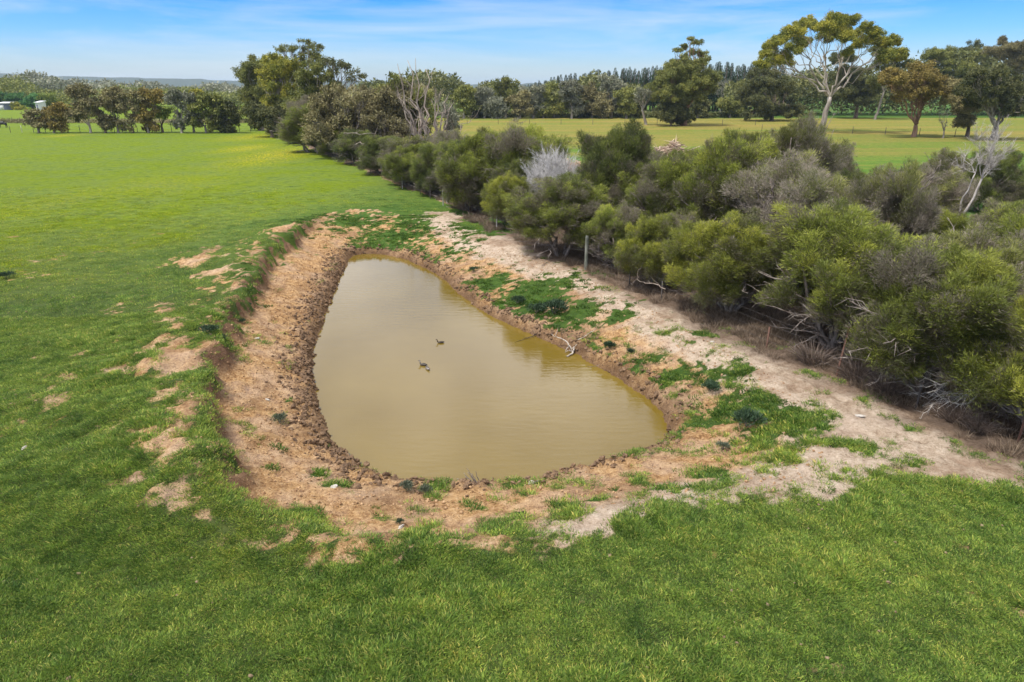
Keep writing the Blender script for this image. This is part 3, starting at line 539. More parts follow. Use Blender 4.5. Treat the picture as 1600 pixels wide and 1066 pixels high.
def shrub_meshes(kind, seed, R=2.0, H=4.0, nl=15, dens=1.0, leanx=0):
    """crown of many feathery lobes, and the bushy stems below"""
    rg = np.random.default_rng(seed); mb = MB(); tr = MB(); tw_share = {'grey': .38, 'dark': .20, 'green': .22, 'yellow': .15}[kind]
    lob = []
    for k in range(nl):
        u = (k + .5) / nl; th = k * 2.399 + rg.normal() * .35; ph = math.acos(1 - 1.05 * u)      # from the top round to just below the middle
        rr = R * rg.uniform(.38, .82); c = np.array([math.sin(ph) * math.cos(th) * rr, math.sin(ph) * math.sin(th) * rr, H * .48 + math.cos(ph) * H * .34 * rg.uniform(.55, 1.2)])
        lob.append((c, R * rg.uniform(.22, .46), rg.random()))
    lob.append((np.array([0, 0, H * .55]), R * .55, .5))
    for j in range(6):
        a = rg.random() * 6.28; lob.append((np.array([math.cos(a) * R * .6, math.sin(a) * R * .6, H * .30]), R * rg.uniform(.26, .40), rg.random()))
    cen = np.array([l[0] for l in lob]); rad = np.array([l[1] for l in lob])
    for k, (c, r, q) in enumerate(lob):
        deadl = rg.random() < {'grey': .20, 'dark': .10, 'green': .12, 'yellow': .08}[kind] and k < nl
        npl = int((14 if deadl else 26) * dens * (r / .8) ** 1.6) + 8
        for j in range(npl):
            d = sph(rg, 1)[0]
            if d[2] < -.45: d[2] *= -1
            b0 = c + d * r * rg.uniform(.35, .75) * np.array([1, 1, .85])
            dist = np.linalg.norm((b0 + d * r * .3 - cen) / np.array([1, 1, .85]), axis=1) / rad; dist[k] = 9
            if dist.min() < .62 or b0[2] < .15: continue
            ax = unit(d * .55 + np.array([leanx, 0, .75]) + rg.normal(size=3) * .18); PL = r * (rg.uniform(.3, .75) if rg.random() < .8 else rg.uniform(.8, 1.35)) + .1; n = int((75 if deadl else 150) * dens * (PL / .5) ** 1.5)
            u_ = rg.random(n); off = rg.normal(size=(n, 3)); off -= (off @ ax)[:, None] * ax; wd = (.05 + .15 * np.sin(np.pi * np.clip(u_ * .8 + .18, 0, 1))) * (PL / .5) ** .6
            P = b0 + ax * (u_ * PL)[:, None] + off * (wd * .62)[:, None]; D = unit(ax * .9 + off * .35 + rg.normal(size=(n, 3)) * .22)
            twp = deadl or rg.random() < tw_share * (1.6 if d[2] < .1 else .8)
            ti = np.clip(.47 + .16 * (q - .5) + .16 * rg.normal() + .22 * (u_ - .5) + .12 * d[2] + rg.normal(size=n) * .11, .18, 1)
            tw = rg.random(n) < (.93 if deadl else .70 if twp else .06 + .10 * (1 - u_)); ti = np.where(tw, rg.random(n) * .13, ti)
            Ln = .07 + .10 * rg.random(n); Wd = .010 + .008 * rg.random(n)
            for f in range(3):
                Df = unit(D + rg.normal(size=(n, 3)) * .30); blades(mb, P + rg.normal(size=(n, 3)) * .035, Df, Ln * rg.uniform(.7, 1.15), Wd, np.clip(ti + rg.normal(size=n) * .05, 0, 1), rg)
    ns = 10 if kind == 'grey' else 6
    for k in range(ns):
        a = k * 6.283 / ns + rg.random(); b = np.array([math.cos(a) * .12, math.sin(a) * .12, -.15]); l = lob[rg.integers(0, nl)]
        e = np.array([math.cos(a) * R * .55, math.sin(a) * R * .55, H * (.45 + .2 * rg.random() + (.22 if kind == 'grey' else 0))]); p = bez(b, e, (0, 0, -.15), 8, rg, .025); tube(tr, p, np.linspace(.075, .025, 8) * R / 2, 6, .5)
        for j in range(9):
            i0 = rg.integers(2, 7); dd = unit(np.array([math.cos(a), math.sin(a), .6]) + rg.normal(size=3) * .55); q2 = p[i0] + dd * R * rg.uniform(.3, .75)
            pp = bez(p[i0], q2, rg.normal(size=3) * .08, 5, rg, .04); tube(tr, pp, np.linspace(.026, .008, 5), 4, .5)
            n = 16; t = rg.random(n); base = p[i0] + (q2 - p[i0]) * t[:, None]; blades(tr, base, unit(dd + rg.normal(size=(n, 3)) * .6 + [0, 0, .1]), rg.uniform(.15, .5, n), .016, .5, rg)
    AV = np.concatenate(mb.v); DIM.append((np.percentile(AV[:, 2], 99.6), np.percentile(np.hypot(AV[:, 0], AV[:, 1]), 96)))
    return mb.mesh(f'crown_{kind}', SH[kind]), tr.mesh(f'stems_{kind}', M_TWIG), DIM[-1]
PROTO = {}
for kind, n in (('green', 3), ('yellow', 2), ('dark', 2), ('grey', 3)):
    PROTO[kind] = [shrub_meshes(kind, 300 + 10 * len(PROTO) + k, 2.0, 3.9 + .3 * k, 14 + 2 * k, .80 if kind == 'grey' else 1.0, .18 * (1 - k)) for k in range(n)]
_cnt = {}
def shrub(px, by, ty, wpx, kind, label, group='shrubs of the hedge along the wire fence', name='shrub', cat='shrub', sink=0):
    x, y, t = at(px, by)
    if fence_perp(x, y) < 1.6: sh_ = 1.15 if by > 415 else .8; x += FN[0] * sh_; y += FN[1] * sh_
    h = z_at(ty, y); r = wpx * t / 2
    j = _cnt.get(kind, 0); _cnt[kind] = j + 1; v = j % len(PROTO[kind]); cm, tm, (zh, rh) = PROTO[kind][v]
    sxy = r * 1.04 / rh; sz = h / zh
    rr_ = random.Random(j * 7 + len(kind)); q_ = rr_.uniform(.86, 1.16); o = empty(name, (x, y, gz(x, y) - (.55 if y > 45 else .02)), rr_.uniform(0, 6.28), (sxy * q_, sxy / q_, sz)); o.rotation_euler[0] = rr_.uniform(-.1, .1); o.rotation_euler[1] = rr_.uniform(-.1, .1)
    for nm, me in (('crown', cm), ('stems', tm)):
        c = bpy.data.objects.new(nm, me); C.objects.link(c); c.parent = o
    tag(o, label, cat, group); return o
S = [
 (1575,705,440,200,'yellow','bright green shrub overhanging the rusty corner picket nearest the camera'),
 (1400,625,395,235,'green','broad green shrub above the clump of dry brown grass by the fence'),
 (1262,553,328,235,'green','large rounded green shrub behind the tall leaning rusty picket'),
 (1103,497,338,165,'yellow','dome shaped yellow green shrub hanging over the bleached broken branch'),
 (993,447,334,120,'yellow','small rounded yellow green shrub just past the thick timber post'),
 (858,402,280,150,'green','rounded green shrub in front of the silver dead bush'),
 (930,425,322,95,'green','low green shrub standing straight behind the thick timber post'),
 (785,357,272,85,'yellow','pale green upright shrub beside the white wooden post'),
 (728,328,212,120,'dark','tall dark shrub behind the pair of pale posts'),
 (668,303,232,85,'green','green shrub at the foot of the many stemmed dead tree'),
 (628,290,222,70,'green','bushy green shrub beside the single pale post'),
 (590,272,205,80,'dark','dark shrub below the brown spreading gum'),
 (1495,560,362,190,'grey','twiggy grey green shrub above the fallen bleached branches'),
 (1600,560,330,150,'green','tall green and grey shrub rising over the yellowish one at the fence corner'),
 (1375,455,262,130,'grey','grey twiggy shrub seen over the large rounded green one'),
 (1208,435,245,170,'grey','grey open shrub with its fan of bare stems showing'),
 (1115,410,216,150,'green','tall green shrub in front of the tall grey tufted one'),
 (1035,400,243,125,'green','wide green shrub below the heap of cut branches'),
 (948,372,198,125,'dark','round headed dark shrub with open trunks beside the silver dead bush'),
 (812,335,186,130,'green','dense dome shaped green shrub standing against the golden field'),
 (760,328,196,120,'green','green shrub joined to the dome shaped one against the golden field'),
 (705,306,212,85,'dark','dark shrub between the dead tree and the dome shaped green shrub'),
 (1235,345,186,120,'grey','tall grey tufted shrub standing above the others before the big pale gum'),
 (1285,330,212,80,'grey','grey wispy shrub with pale green patches at the edge of the golden field'),
 (1165,355,208,110,'yellow','yellow green shrub leaning against the tall grey tufted one'),
 (1328,372,272,70,'dark','narrow dark green shrub among grey ones near the field edge'),
 (1440,385,262,110,'grey','grey brown shrub next to the bleached leaning tree'),
 (1535,330,222,80,'dark','dark shrub behind the head of the bleached leaning tree'),
 (1480,320,225,80,'grey','brown twiggy shrub at the back of the bleached leaning tree'),
 (1590,335,270,80,'grey','low grey shrub beside the sandy clearing'),
 (1560,450,318,150,'green','wide green shrub in front of the sandy clearing'),
 (1395,520,372,150,'green','green shrub wedged between the two broad front shrubs'),
 (1515,490,375,130,'yellow','yellow tipped shrub in the middle of the grey thicket'),
 (1320,450,335,110,'green','green shrub at the shoulder of the large rounded one'),
 (1056,440,335,90,'grey','small grey shrub squeezed behind the dome shaped yellow green one'),
 (1165,475,375,90,'grey','grey brown shrub under the fan of bare stems'),
 (1000,385,262,90,'green','green shrub between the round headed one and the heap of branches'),
 (1075,355,236,90,'yellow','yellow green shrub right of the heap of cut branches'.replace('right of', 'just past')),
 (1345,310,262,70,'grey','low olive shrub at the green end of the golden field'),
 (1405,318,258,80,'grey','low brown shrub on the rim of the golden field'),
 (1545,262,242,70,'grey','small shrub on the grass beyond the sandy clearing'),
 (1450,440,330,110,'green','green shrub at the foot of the bleached leaning tree'),
 (555,258,196,75,'dark','dark rounded shrub at the bend of the fence before the brown gum'),
 (520,245,186,60,'green','olive shrub on the fence between the brown gum and the leafy gums'),
 (492,236,182,60,'dark','dark shrub under the pale horizontal limb'),
 (462,224,176,55,'dark','dark shrub at the base of the leafy gum group'),
 (436,212,170,45,'green','last green shrub of the hedge where the paddocks meet'),
 (800,345,250,90,'dark','dark shrub in the shade behind the white wooden post'),
 (650,285,205,90,'grey','brown twiggy bush round the base of the dead tree'),
 (700,270,196,70,'grey','greyish bush behind the dead tree at the golden field'),
 (482,238,152,95,'green','olive bush on the fence nearer the leafy gums'),
 (640,292,215,95,'green','green shrub filling the fence line before the dead tree'),
 (1710,720,455,200,'green','green shrub past the picture edge next to the corner picket'),
 (1740,560,350,190,'grey','grey green shrub past the picture edge behind the corner picket'),
 (1700,430,310,160,'green','green shrub past the picture edge in the thicket'),
 (1800,640,420,200,'yellow','yellow green shrub farthest past the picture edge'),
]
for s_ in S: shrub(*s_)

# ------------------------------------------------------------------ bare wood: dead trees, dead bush, fallen branches
def twig_tree(mb, base, tips, r0, rg, sides=6, sub=6, sublen=.3, up=.6, fine=0, finelen=.3, wob=.02, tint=.5):
    """limbs from a common base to the given tips, each with smaller branches and fine twigs"""
    base = np.array(base, float)
    for tp in tips:
        tp = np.array(tp, float); Ln = np.linalg.norm(tp - base); p = bez(base, tp, (0, 0, -.06 * Ln), 10, rg, wob); r = r0 * rg.uniform(.7, 1.05); tube(mb, p, np.linspace(r, r * .12, 10), sides, tint)
        main = unit(tp - base)
        for j in range(sub):
            i0 = rg.integers(3, 10 - 1); d = unit(main * .8 + rg.normal(size=3) * .6 + [0, 0, up * .5]); q = p[i0] + d * Ln * sublen * rg.uniform(.5, 1.1); pp = bez(p[i0], q, rg.normal(size=3) * .05 * Ln * sublen, 6, rg, .05)
            rr = r * (1 - i0 / 10) * .6; tube(mb, pp, np.linspace(max(rr, .006), .004, 6), 4, tint)
            if fine:
                t = rg.random(fine); b_ = p[i0] + (q - p[i0]) * t[:, None]; blades(mb, b_, unit(d + rg.normal(size=(fine, 3)) * .55 + [0, 0, up * .3]), finelen * rg.uniform(.4, 1.1, fine), finelen * .024, tint, rg)
# bleached leaning tree
x, y, t = at(1462, 400); o = empty('dead_tree', (x, y, 0)); tag(o, 'bleached leaning dead tree with white branches above the hedge', 'dead tree')
rg = np.random.default_rng(5); mb = MB()
U = lambda px, py, dy=0: np.array([(px - 1462) * t, dy, (400 - py) * t * 1.02])
main_fork = U(1512, 285, .3)
p = bez((0, 0, -.2), main_fork, (.25, 0, -.1), 10, rg, .012); tube(mb, p, np.linspace(.08, .045, 10), 8)
p = bez(p[4], U(1488, 275, -.3), (-.1, 0, 0), 8, rg, .02); tube(mb, p, np.linspace(.05, .025, 8), 6)
twig_tree(mb, p[-1], [U(1452, 262, -.6), U(1468, 240, .3), U(1490, 245, -.4)], .025, rg, 5, 12, .45, .4, 18, .32)
twig_tree(mb, main_fork, [U(1490, 222, .4), U(1512, 216, -.3), U(1530, 222, .6), U(1545, 236, .2), U(1500, 232, -.5), U(1535, 258, .9)], .032, rg, 6, 18, .42, .5, 26, .36)
mb.build('trunk', bark_mat('silvery_dead_bark', (.30, .27, .24), (.55, .51, .46), 6), o, True)
# many stemmed dead tree
x, y, t = at(668, 262); o = empty('dead_tree', (x, y, 0)); tag(o, 'tall many stemmed dead tree with bare grey branches above the hedge', 'dead tree')
mb = MB(); rg = np.random.default_rng(8); U = lambda px, py, dy=0: np.array([(px - 668) * t, dy, (262 - py) * t])
M_DEADG = bark_mat('weathered_grey_bark', (.20, .155, .125), (.42, .35, .29), 4)
twig_tree(mb, (0, 0, -.2), [U(625, 148, 1), U(632, 112, -1), U(641, 106, 2), U(657, 104, 0), U(668, 118, 2), U(640, 160, -2)], .22, rg, 7, 7, .22, 1.1, 6, 1.0, .02)
twig_tree(mb, U(676, 250), [U(684, 146, 1), U(694, 150, -1), U(700, 158, 2), U(712, 165, 0)], .18, rg, 7, 7, .25, 1.0, 6, .9, .02)
twig_tree(mb, U(680, 248), [U(752, 172, .5), U(730, 205, -1)], .11, rg, 6, 4, .22, .8, 3, .8, .03)
twig_tree(mb, U(640, 250), [U(610, 215, -2), U(600, 232, -2), U(650, 200, -3)], .12, rg, 6, 5, .3, .6, 3, .6, .04)
mb.build('trunk', M_DEADG, o, True)
# silver dead bush
x, y, t = at(868, 352); o = empty('dead_bush', (x, y, gz(x, y))); tag(o, 'silver white dead bush of dense bare twigs in the hedge', 'dead bush')
mb = MB(); rg = np.random.default_rng(9); h = z_at(236, y); tips = []
for k in range(80):
    d = sph(rg, 1)[0]; d[2] = abs(d[2]) ; tips.append(np.array([-.15 + d[0] * 1.85, d[1] * 1.6, h * .52 + d[2] * h * .48]))
twig_tree(mb, (0, 0, 0), tips, .026, rg, 4, 11, .26, .5, 40, .42, .03)
mb.build('branches', bark_mat('silver_twigs', (.40, .38, .37), (.68, .66, .64), 10), o)
# fallen bleached branches through the fence at the camera end
for k, (px, by, tips_px, lab) in enumerate([
  (1560, 612, [(1420,612,.3),(1428,590,.9),(1445,560,.6),(1465,625,.1),(1480,570,.9),(1500,545,1.0),(1450,640,.1)], 'large fallen bleached branch lying low through the hedge'),
  (1585, 600, [(1560,655,.15),(1535,635,.25),(1600,660,.2),(1500,600,.7),(1575,560,1.2)], 'drooping grey dead branches beside the fallen bleached one'),
  (1535, 560, [(1480,505,2.0),(1500,490,2.2),(1460,540,1.4),(1520,515,1.9)], 'pale dead branch tangled higher in the hedge than the fallen one')]):
    x, y, t = at(px, by + 25, .3); o = empty('fallen_branch', (x, y, gz(x, y))); tag(o, lab, 'branch', 'dead branches caught in the hedge'); mb = MB(); rg = np.random.default_rng(20 + k)
    tips = []
    for (a, b, z_) in tips_px:
        X_, Y_, _ = at(a, b, z_); tips.append((X_ - x, Y_ - y, z_))
    twig_tree(mb, (0, 0, .8 if k < 2 else 1.5), tips, .045, rg, 6, 11, .42, .0, 9, .28, .035)
    mb.build('branches', M_WHITE if k != 1 else M_TWIG, o, True)
# the branch by the black picket and those mid hedge
def branch(name, a, b, r, lab, mat, group=None, sub=5, sublen=.3, za=.05, zb=.1, fine=4, up=.3, seed=0, sag=(0, 0, 0)):
    ax, ay, _ = at(*a, za); bx, by, _ = at(*b, zb); rg = np.random.default_rng(seed); o = empty(name, (ax, ay, 0)); mb = MB(); p = bez((0, 0, za), (bx - ax, by - ay, zb), sag, 9, rg, .03)
    tube(mb, p, np.linspace(r, r * .4, 9), 6); d = unit(p[-1] - p[0]); L_ = np.linalg.norm(p[-1] - p[0])
    for j in range(sub):
        i0 = rg.integers(2, 9); dd = unit(d * .7 + rg.normal(size=3) * .6 + [0, 0, up]); q = p[i0] + dd * L_ * sublen * rg.uniform(.5, 1.2); tube(mb, bez(p[i0], q, (0, 0, 0), 5, rg, .06), np.linspace(r * .45, .004, 5), 4)
        if fine: blades(mb, p[i0] + (q - p[i0]) * rg.random(fine)[:, None], unit(dd + rg.normal(size=(fine, 3)) * .5), rg.uniform(.1, .3, fine), .01, .5, rg)
    c = mb.build('wood', mat, o, True); tag(o, lab, 'branch', group); return o
branch('broken_branch', (1040,452), (995,436), .018, 'bleached broken branch lying against the hedge past the dome shaped shrub', M_DEADG, za=.8, zb=.9, seed=31)
branch('bare_limb', (950,345), (1002,320), .09, 'thick brown limb curving up between two shrubs near the round headed one', M_TWIG, za=1.7, zb=2.4, sub=2, seed=32, sag=(0, 0, .2))
branch('bare_limb', (556,226), (584,222), .05, 'pale horizontal limb sticking out of the brown gum over the fence', M_DEADG, za=2.6, zb=3.0, sub=3, seed=33)
branch('bare_limb', (537,208), (586,210), .05, 'upper pale limb sticking out sideways from the brown gum', M_DEADG, za=4.2, zb=4.0, sub=3, seed=34)

# driftwood at the waterline
def pt(px, py, z): X_, Y_, _ = at(px, py, z); return np.array([X_, Y_, z])
o = empty('driftwood', pt(893, 551, W)); tag(o, 'bleached forked driftwood branch resting on the pond bank', 'driftwood'); b0 = np.array(o.location); mb = MB(); rg = np.random.default_rng(40)
def seg(pts, r0, r1):
    P = np.array([pt(*q) for q in pts]) - b0; tt = np.linspace(0, 1, 4 * len(P)); src = np.linspace(0, 1, len(P)); Q = np.stack([np.interp(tt, src, P[:, i]) for i in range(3)], 1) + rg.normal(size=(len(tt), 3)) * .008
    tube(mb, Q, np.linspace(r0, r1, len(Q)) * .75, 6)
seg([(886,557,W+.02),(895,552,W+.06),(899,536,W+.25),(902,532,W+.4)], .045, .03)
seg([(895,552,W+.05),(893,545,W+.2),(886,534,W+.35),(874,528,W+.42),(866,526,W+.45),(862,522,W+.5)], .04, .012)
seg([(902,532,W+.4),(912,527,W+.5),(922,520,W+.6),(931,514,W+.72)], .028, .008)
seg([(888,541,W+.25),(883,549,W+.08)], .028, .012); seg([(868,526,W+.44),(870,518,W+.62),(872,512,W+.7)], .014, .005)
seg([(893,546,W+.2),(901,538,W+.3),(905,544,W+.1)], .02, .008); seg([(883,550,W+.06),(890,547,W+.12),(895,552,W+.05)], .02, .014)
mb.build('wood', bark_mat('weathered_driftwood', (.22, .18, .14), (.56, .50, .43), 12), o, True)
M_WETW = bark_mat('wet_dark_wood', (.04, .03, .02), (.11, .085, .06), 10)
o = empty('driftwood', pt(838, 523, W)); tag(o, 'dark wet branch lying in the water near the forked driftwood', 'driftwood'); b0 = np.array(o.location); mb = MB()
seg([(838,521,W+.10),(832,526,W+.05),(822,529,W+.03),(804,535,W+.01)], .03, .008); seg([(836,524,W+.06),(832,516,W+.2),(829,510,W+.34)], .012, .005); seg([(826,528,W+.04),(818,527,W+.04)], .01, .004)
mb.build('wood', M_WETW, o, True)
o = empty('driftwood', pt(947, 563, W)); tag(o, 'thin curved stick at the waterline past the forked driftwood', 'driftwood'); b0 = np.array(o.location); mb = MB()
seg([(947,563,W+.25),(940,568,W+.12),(934,572,W+.03),(918,573,W+.01)], .016, .006); mb.build('wood', M_TWIG, o, True)
o = empty('twig_bundle', pt(745, 763, W)); tag(o, 'bunch of grey twigs poking out of the near edge of the pond', 'twigs'); b0 = np.array(o.location); mb = MB()
for (a, b, z_) in [(730,732,.55),(743,736,.5),(724,740,.4),(732,738,.4),(727,744,.3),(735,745,.38),(740,748,.3),(722,752,.18),(713,748,.1),(738,740,.35)]:
    seg([(750,766,W+.04),((750+a)/2+1,(766+b)/2,W+z_*.5),(a,b,W+z_)], .022, .008)
mb.build('wood', M_TWIG, o, True)

# heap of cut branches beyond the hedge
x, y, t = at(1048, 258); o = empty('brush_heap', (x, y, 0)); tag(o, 'long heap of pinkish cut branches and bark beyond the hedge', 'heap'); mb = MB(); rg = np.random.default_rng(50)
n = 2600; a = rg.normal(size=n) * 2.2; hh = 1.9 * np.exp(-((a + .2) / 1.6) ** 2) + .5 * np.exp(-(a / 4.2) ** 2); P = np.c_[a, rg.normal(size=n) * .9, rg.random(n) ** .6 * hh * (1 + .2 * np.sin(a * 3))]
blades(mb, P, unit(rg.normal(size=(n, 3)) * [1, .8, .35]), rg.uniform(.3, 1.3, n), .05 + .09 * rg.random(n), rg.random(n), rg)
for k in range(26):
    q = P[rg.integers(0, n)]; tube(mb, bez(q - [.8, 0, .1], q + rg.normal(size=3) * [1.2, .5, .3] + [.5, 0, .1], (0, 0, .1), 5, rg), np.linspace(.09, .03, 5), 5, rg.random())
xx = np.linspace(-4.6, 4.6, 24); yy = np.linspace(-1.6, 1.6, 9); XX, YY = np.meshgrid(xx, yy); ZZ = (1.5 * np.exp(-((XX + .2) / 1.5) ** 2) + .42 * np.exp(-(XX / 4) ** 2)) * np.exp(-(YY / .9) ** 2) + rg.normal(size=XX.shape) * .05 - .12
i = np.arange(8)[:, None] * 24 + np.arange(23)[None]; mb.add(np.c_[XX.ravel(), YY.ravel(), ZZ.ravel()], None, np.stack([i, i + 1, i + 25, i + 24], -1).reshape(-1, 4), .3)
mb.build('branches', leaf_mat('cut_branches', [(.12, .075, .06), (.33, .22, .16), (.52, .38, .28), (.62, .48, .38)], 0, vary=0), o)

# ------------------------------------------------------------------ trees
LF = {
 'olive': leaf_mat('gum_leaves_olive', [(0.088, 0.100, 0.029), (0.152, 0.170, 0.044), (0.241, 0.248, 0.059), (0.381, 0.355, 0.092)], .15),
 'golden': leaf_mat('gum_leaves_golden', [(0.088, 0.109, 0.021), (0.186, 0.206, 0.032), (0.350, 0.325, 0.044), (0.547, 0.473, 0.061)], .18, vary=.1),
 'brown': leaf_mat('gum_leaves_brown', [(0.096, 0.089, 0.042), (0.181, 0.158, 0.072), (0.277, 0.242, 0.106), (0.405, 0.370, 0.168)], .15),
 'rust': leaf_mat('gum_leaves_rusty', [(0.088, 0.070, 0.024), (0.175, 0.137, 0.036), (0.297, 0.224, 0.057), (0.436, 0.342, 0.084)], .18, vary=.1),
 'dark': leaf_mat('gum_leaves_dark', [(0.051, 0.061, 0.022), (0.090, 0.102, 0.034), (0.146, 0.148, 0.047), (0.238, 0.229, 0.074)], .12),
 'grey': leaf_mat('gum_leaves_grey', [(0.110, 0.121, 0.081), (0.182, 0.191, 0.125), (0.282, 0.282, 0.193), (0.402, 0.392, 0.289)], .15),
 'bright': leaf_mat('garden_tree_leaves', [(0.035, 0.105, 0.032), (0.070, 0.184, 0.049), (0.123, 0.263, 0.070), (0.193, 0.350, 0.105)], .2),
 'lime': leaf_mat('lime_tree_leaves', [(0.105, 0.149, 0.026), (0.193, 0.245, 0.038), (0.298, 0.333, 0.061), (0.420, 0.438, 0.105)], .2),
 'pine': leaf_mat('pine_needles', [(0.021, 0.042, 0.018), (0.038, 0.067, 0.026), (0.063, 0.098, 0.038), (0.096, 0.140, 0.056)], .08),
}
BK = {'white': bark_mat('pale_gum_bark', (.22, .18, .15), (.50, .44, .38), 1.2), 'brown': bark_mat('rough_brown_bark', (.075, .055, .04), (.20, .15, .11), 2), 'red': bark_mat('red_brown_bark', (.15, .085, .055), (.34, .21, .14), 1.5), 'grey': bark_mat('grey_bark', (.14, .12, .10), (.32, .28, .24), 2)}
def gum_meshes(cl, fork, tr_r, rg, leaf='olive', bark='white', nlv=420, ls=(.34, .12), limbs=5, base=(0, 0, 0), flat=.62, sub=9, droop=.35, bare=0, twigs=5, gap=1.0):
    """cl: foliage clumps (x, y, z, r); fork: where the trunk divides"""
    cl = np.array(cl, float); cr = MB(); tm = MB(); fork = np.array(fork, float); base = np.array(base, float)
    p = bez(base - [0, 0, .3], fork, (tr_r * .4, 0, 0), 8, rg, .012); tube(tm, p, tr_r * np.linspace(1.25, .78, 8) ** 1.0, 9, .5)
    ang = np.arctan2(cl[:, 1], cl[:, 0]) + 0; key = cl[:, 0] + .35 * cl[:, 1]; order = np.argsort(key); groups = np.array_split(order, min(limbs, len(order)))
    for g in groups:
        if not len(g): continue
        cen = cl[g, :3].mean(0); mid = fork + (cen - fork) * .62; Ls = np.linalg.norm(mid - fork); p = bez(fork, mid, (0, 0, -.10 * Ls), 8, rg, .03); rl = tr_r * .46
        tube(tm, p, np.linspace(rl, rl * .55, 8), 7, .5)
        for k in g:
            i0 = rg.integers(4, 8); e = cl[k, :3] - [0, 0, cl[k, 3] * .15]; q = bez(p[i0], e, (0, 0, -.08 * np.linalg.norm(e - p[i0])), 7, rg, .035); tube(tm, q, np.linspace(rl * .42, rl * .10, 7), 5, .5)
            for j in range(twigs):
                e2 = cl[k, :3] + sph(rg, 1)[0] * cl[k, 3] * np.array([.9, .9, .6]); st = q[rg.integers(3, 6)]; tube(tm, bez(st, e2, (0, 0, 0), 4, rg, .05), np.linspace(rl * .16, rl * .04, 4), 4, .5)
    if not bare:
        for (x_, y_, z_, r_) in cl:
            c = np.array([x_, y_, z_]); q = rg.random() * .25; n = int(1.7 * nlv * (r_ / 1.4) ** 2)
            subc = c + sph(rg, sub) * (r_ * rg.uniform(.3, 1.1, sub))[:, None] * np.array([1, 1, flat]); sr = r_ * rg.uniform(.22, .50, sub)
            which = rg.integers(0, sub, n); dd = sph(rg, n); P = subc[which] + dd * (sr[which] * (rg.random(n) ** .5) * (1 + .5 * (rg.random(n) < .12)))[:, None] * np.array([1, 1, .75])
            D = unit(dd * .5 + rg.normal(size=(n, 3)) * .6 + [0, 0, -droop]); ti = np.clip(.35 + q + .16 * rg.normal(size=n) + .18 * (sub > 0) * (np.sin(which * 2.3 + x_)), 0, 1)
            leaves(cr, P, D, ls[0] * rg.uniform(.6, 1.3, n), ls[1] * rg.uniform(.7, 1.3, n), ti, rg)
    return (cr.mesh('crown', LF[leaf]) if not bare else None), tm.mesh('trunk', BK[bark], True)
def plant(name, loc, crown, trunk, label, cat='tree', group=None, rz=0, s=1):
    o = empty(name, loc, rz, s)
    for nm, me in (('crown', crown), ('trunk', trunk)):
        if me: c = bpy.data.objects.new(nm, me); C.objects.link(c); c.parent = o
    return tag(o, label, cat, group)
def from_px(bx, by, pts, rg, depth=.5, rk=1.25):
    """clumps laid out from the silhouette; depth spread comes from the crown's own width"""
    x, y, t = at(bx, by); w_ = (max(p[0] for p in pts) - min(p[0] for p in pts)) * t / 2; out = []
    for (px, py, r) in pts:
        dy = rg.uniform(-1, 1) * w_ * depth; z = max(z_at(py, y + dy), .8); zc = (CAM_H - z) * sp + (y + dy) * cp
        out.append(((px - 800) * zc / FPX - x, dy, z, r * t * rk))
    return (x, y, 0), out, t
# the big pale gum
rg = np.random.default_rng(60); k = 1 / 3.553
big = [(200,235),(165,300),(150,350),(262,318),(225,330),(330,165),(300,190),(250,215),(380,225),(405,115),(370,150),(490,205),(500,140),(545,100),(600,165),(640,110),(655,190),(585,115),(615,200),(735,150),(770,185),(790,230),(835,240),(865,285),(830,300),(735,215),(545,165),(330,260),(190,270),(900,305),(440,140),(560,200),(690,240),(300,340),(620,290),(860,225)]
pts = [(1150 + a * k, b * k, 10 + rg.uniform(0, 5)) for a, b in big]
loc, cl, t = from_px(1281, 207, pts, rg, .55, 1.0)
F_ = lambda a, b: ((1150 + a * k - 1281) * t, 0, (207 - b * k) * t)
cm, tm = gum_meshes(cl, F_(490, 550), .48, rg, 'golden', 'white', 2300, (.28, .11), 7, twigs=5, sub=16, flat=.62)
plant('gum_tree', loc, cm, tm, 'tallest spreading gum with pale open limbs and golden green crown', group='gum trees of the golden field')
# dense gum with the red trunk
rg = np.random.default_rng(61); pts = []
for _ in range(46):
    a = rg.uniform(0, 6.28); r = math.sqrt(rg.random()); pts.append((1068 + 42 * r * math.cos(a), 128 + 30 * r * math.sin(a), 9 + 3 * rg.random()))
pts += [(1078,60,5),(1070,72,6),(1090,66,6),(1060,78,5),(1098,84,7),(1085,80,7),(1100,94,7),(1072,90,7),(1062,98,8),(1030,150,9),(1020,135,8),(1110,140,9),(1115,120,9),(1055,104,9)]
loc, cl, t = from_px(1067, 196, pts, rg, .8); cm, tm = gum_meshes(cl, (.3, 0, 3.4), .75, rg, 'olive', 'red', 1100, (.32, .13), 8, sub=12)
plant('gum_tree', loc, cm, tm, 'dense broad gum with a thick red brown trunk alone on the field', group='gum trees of the golden field')
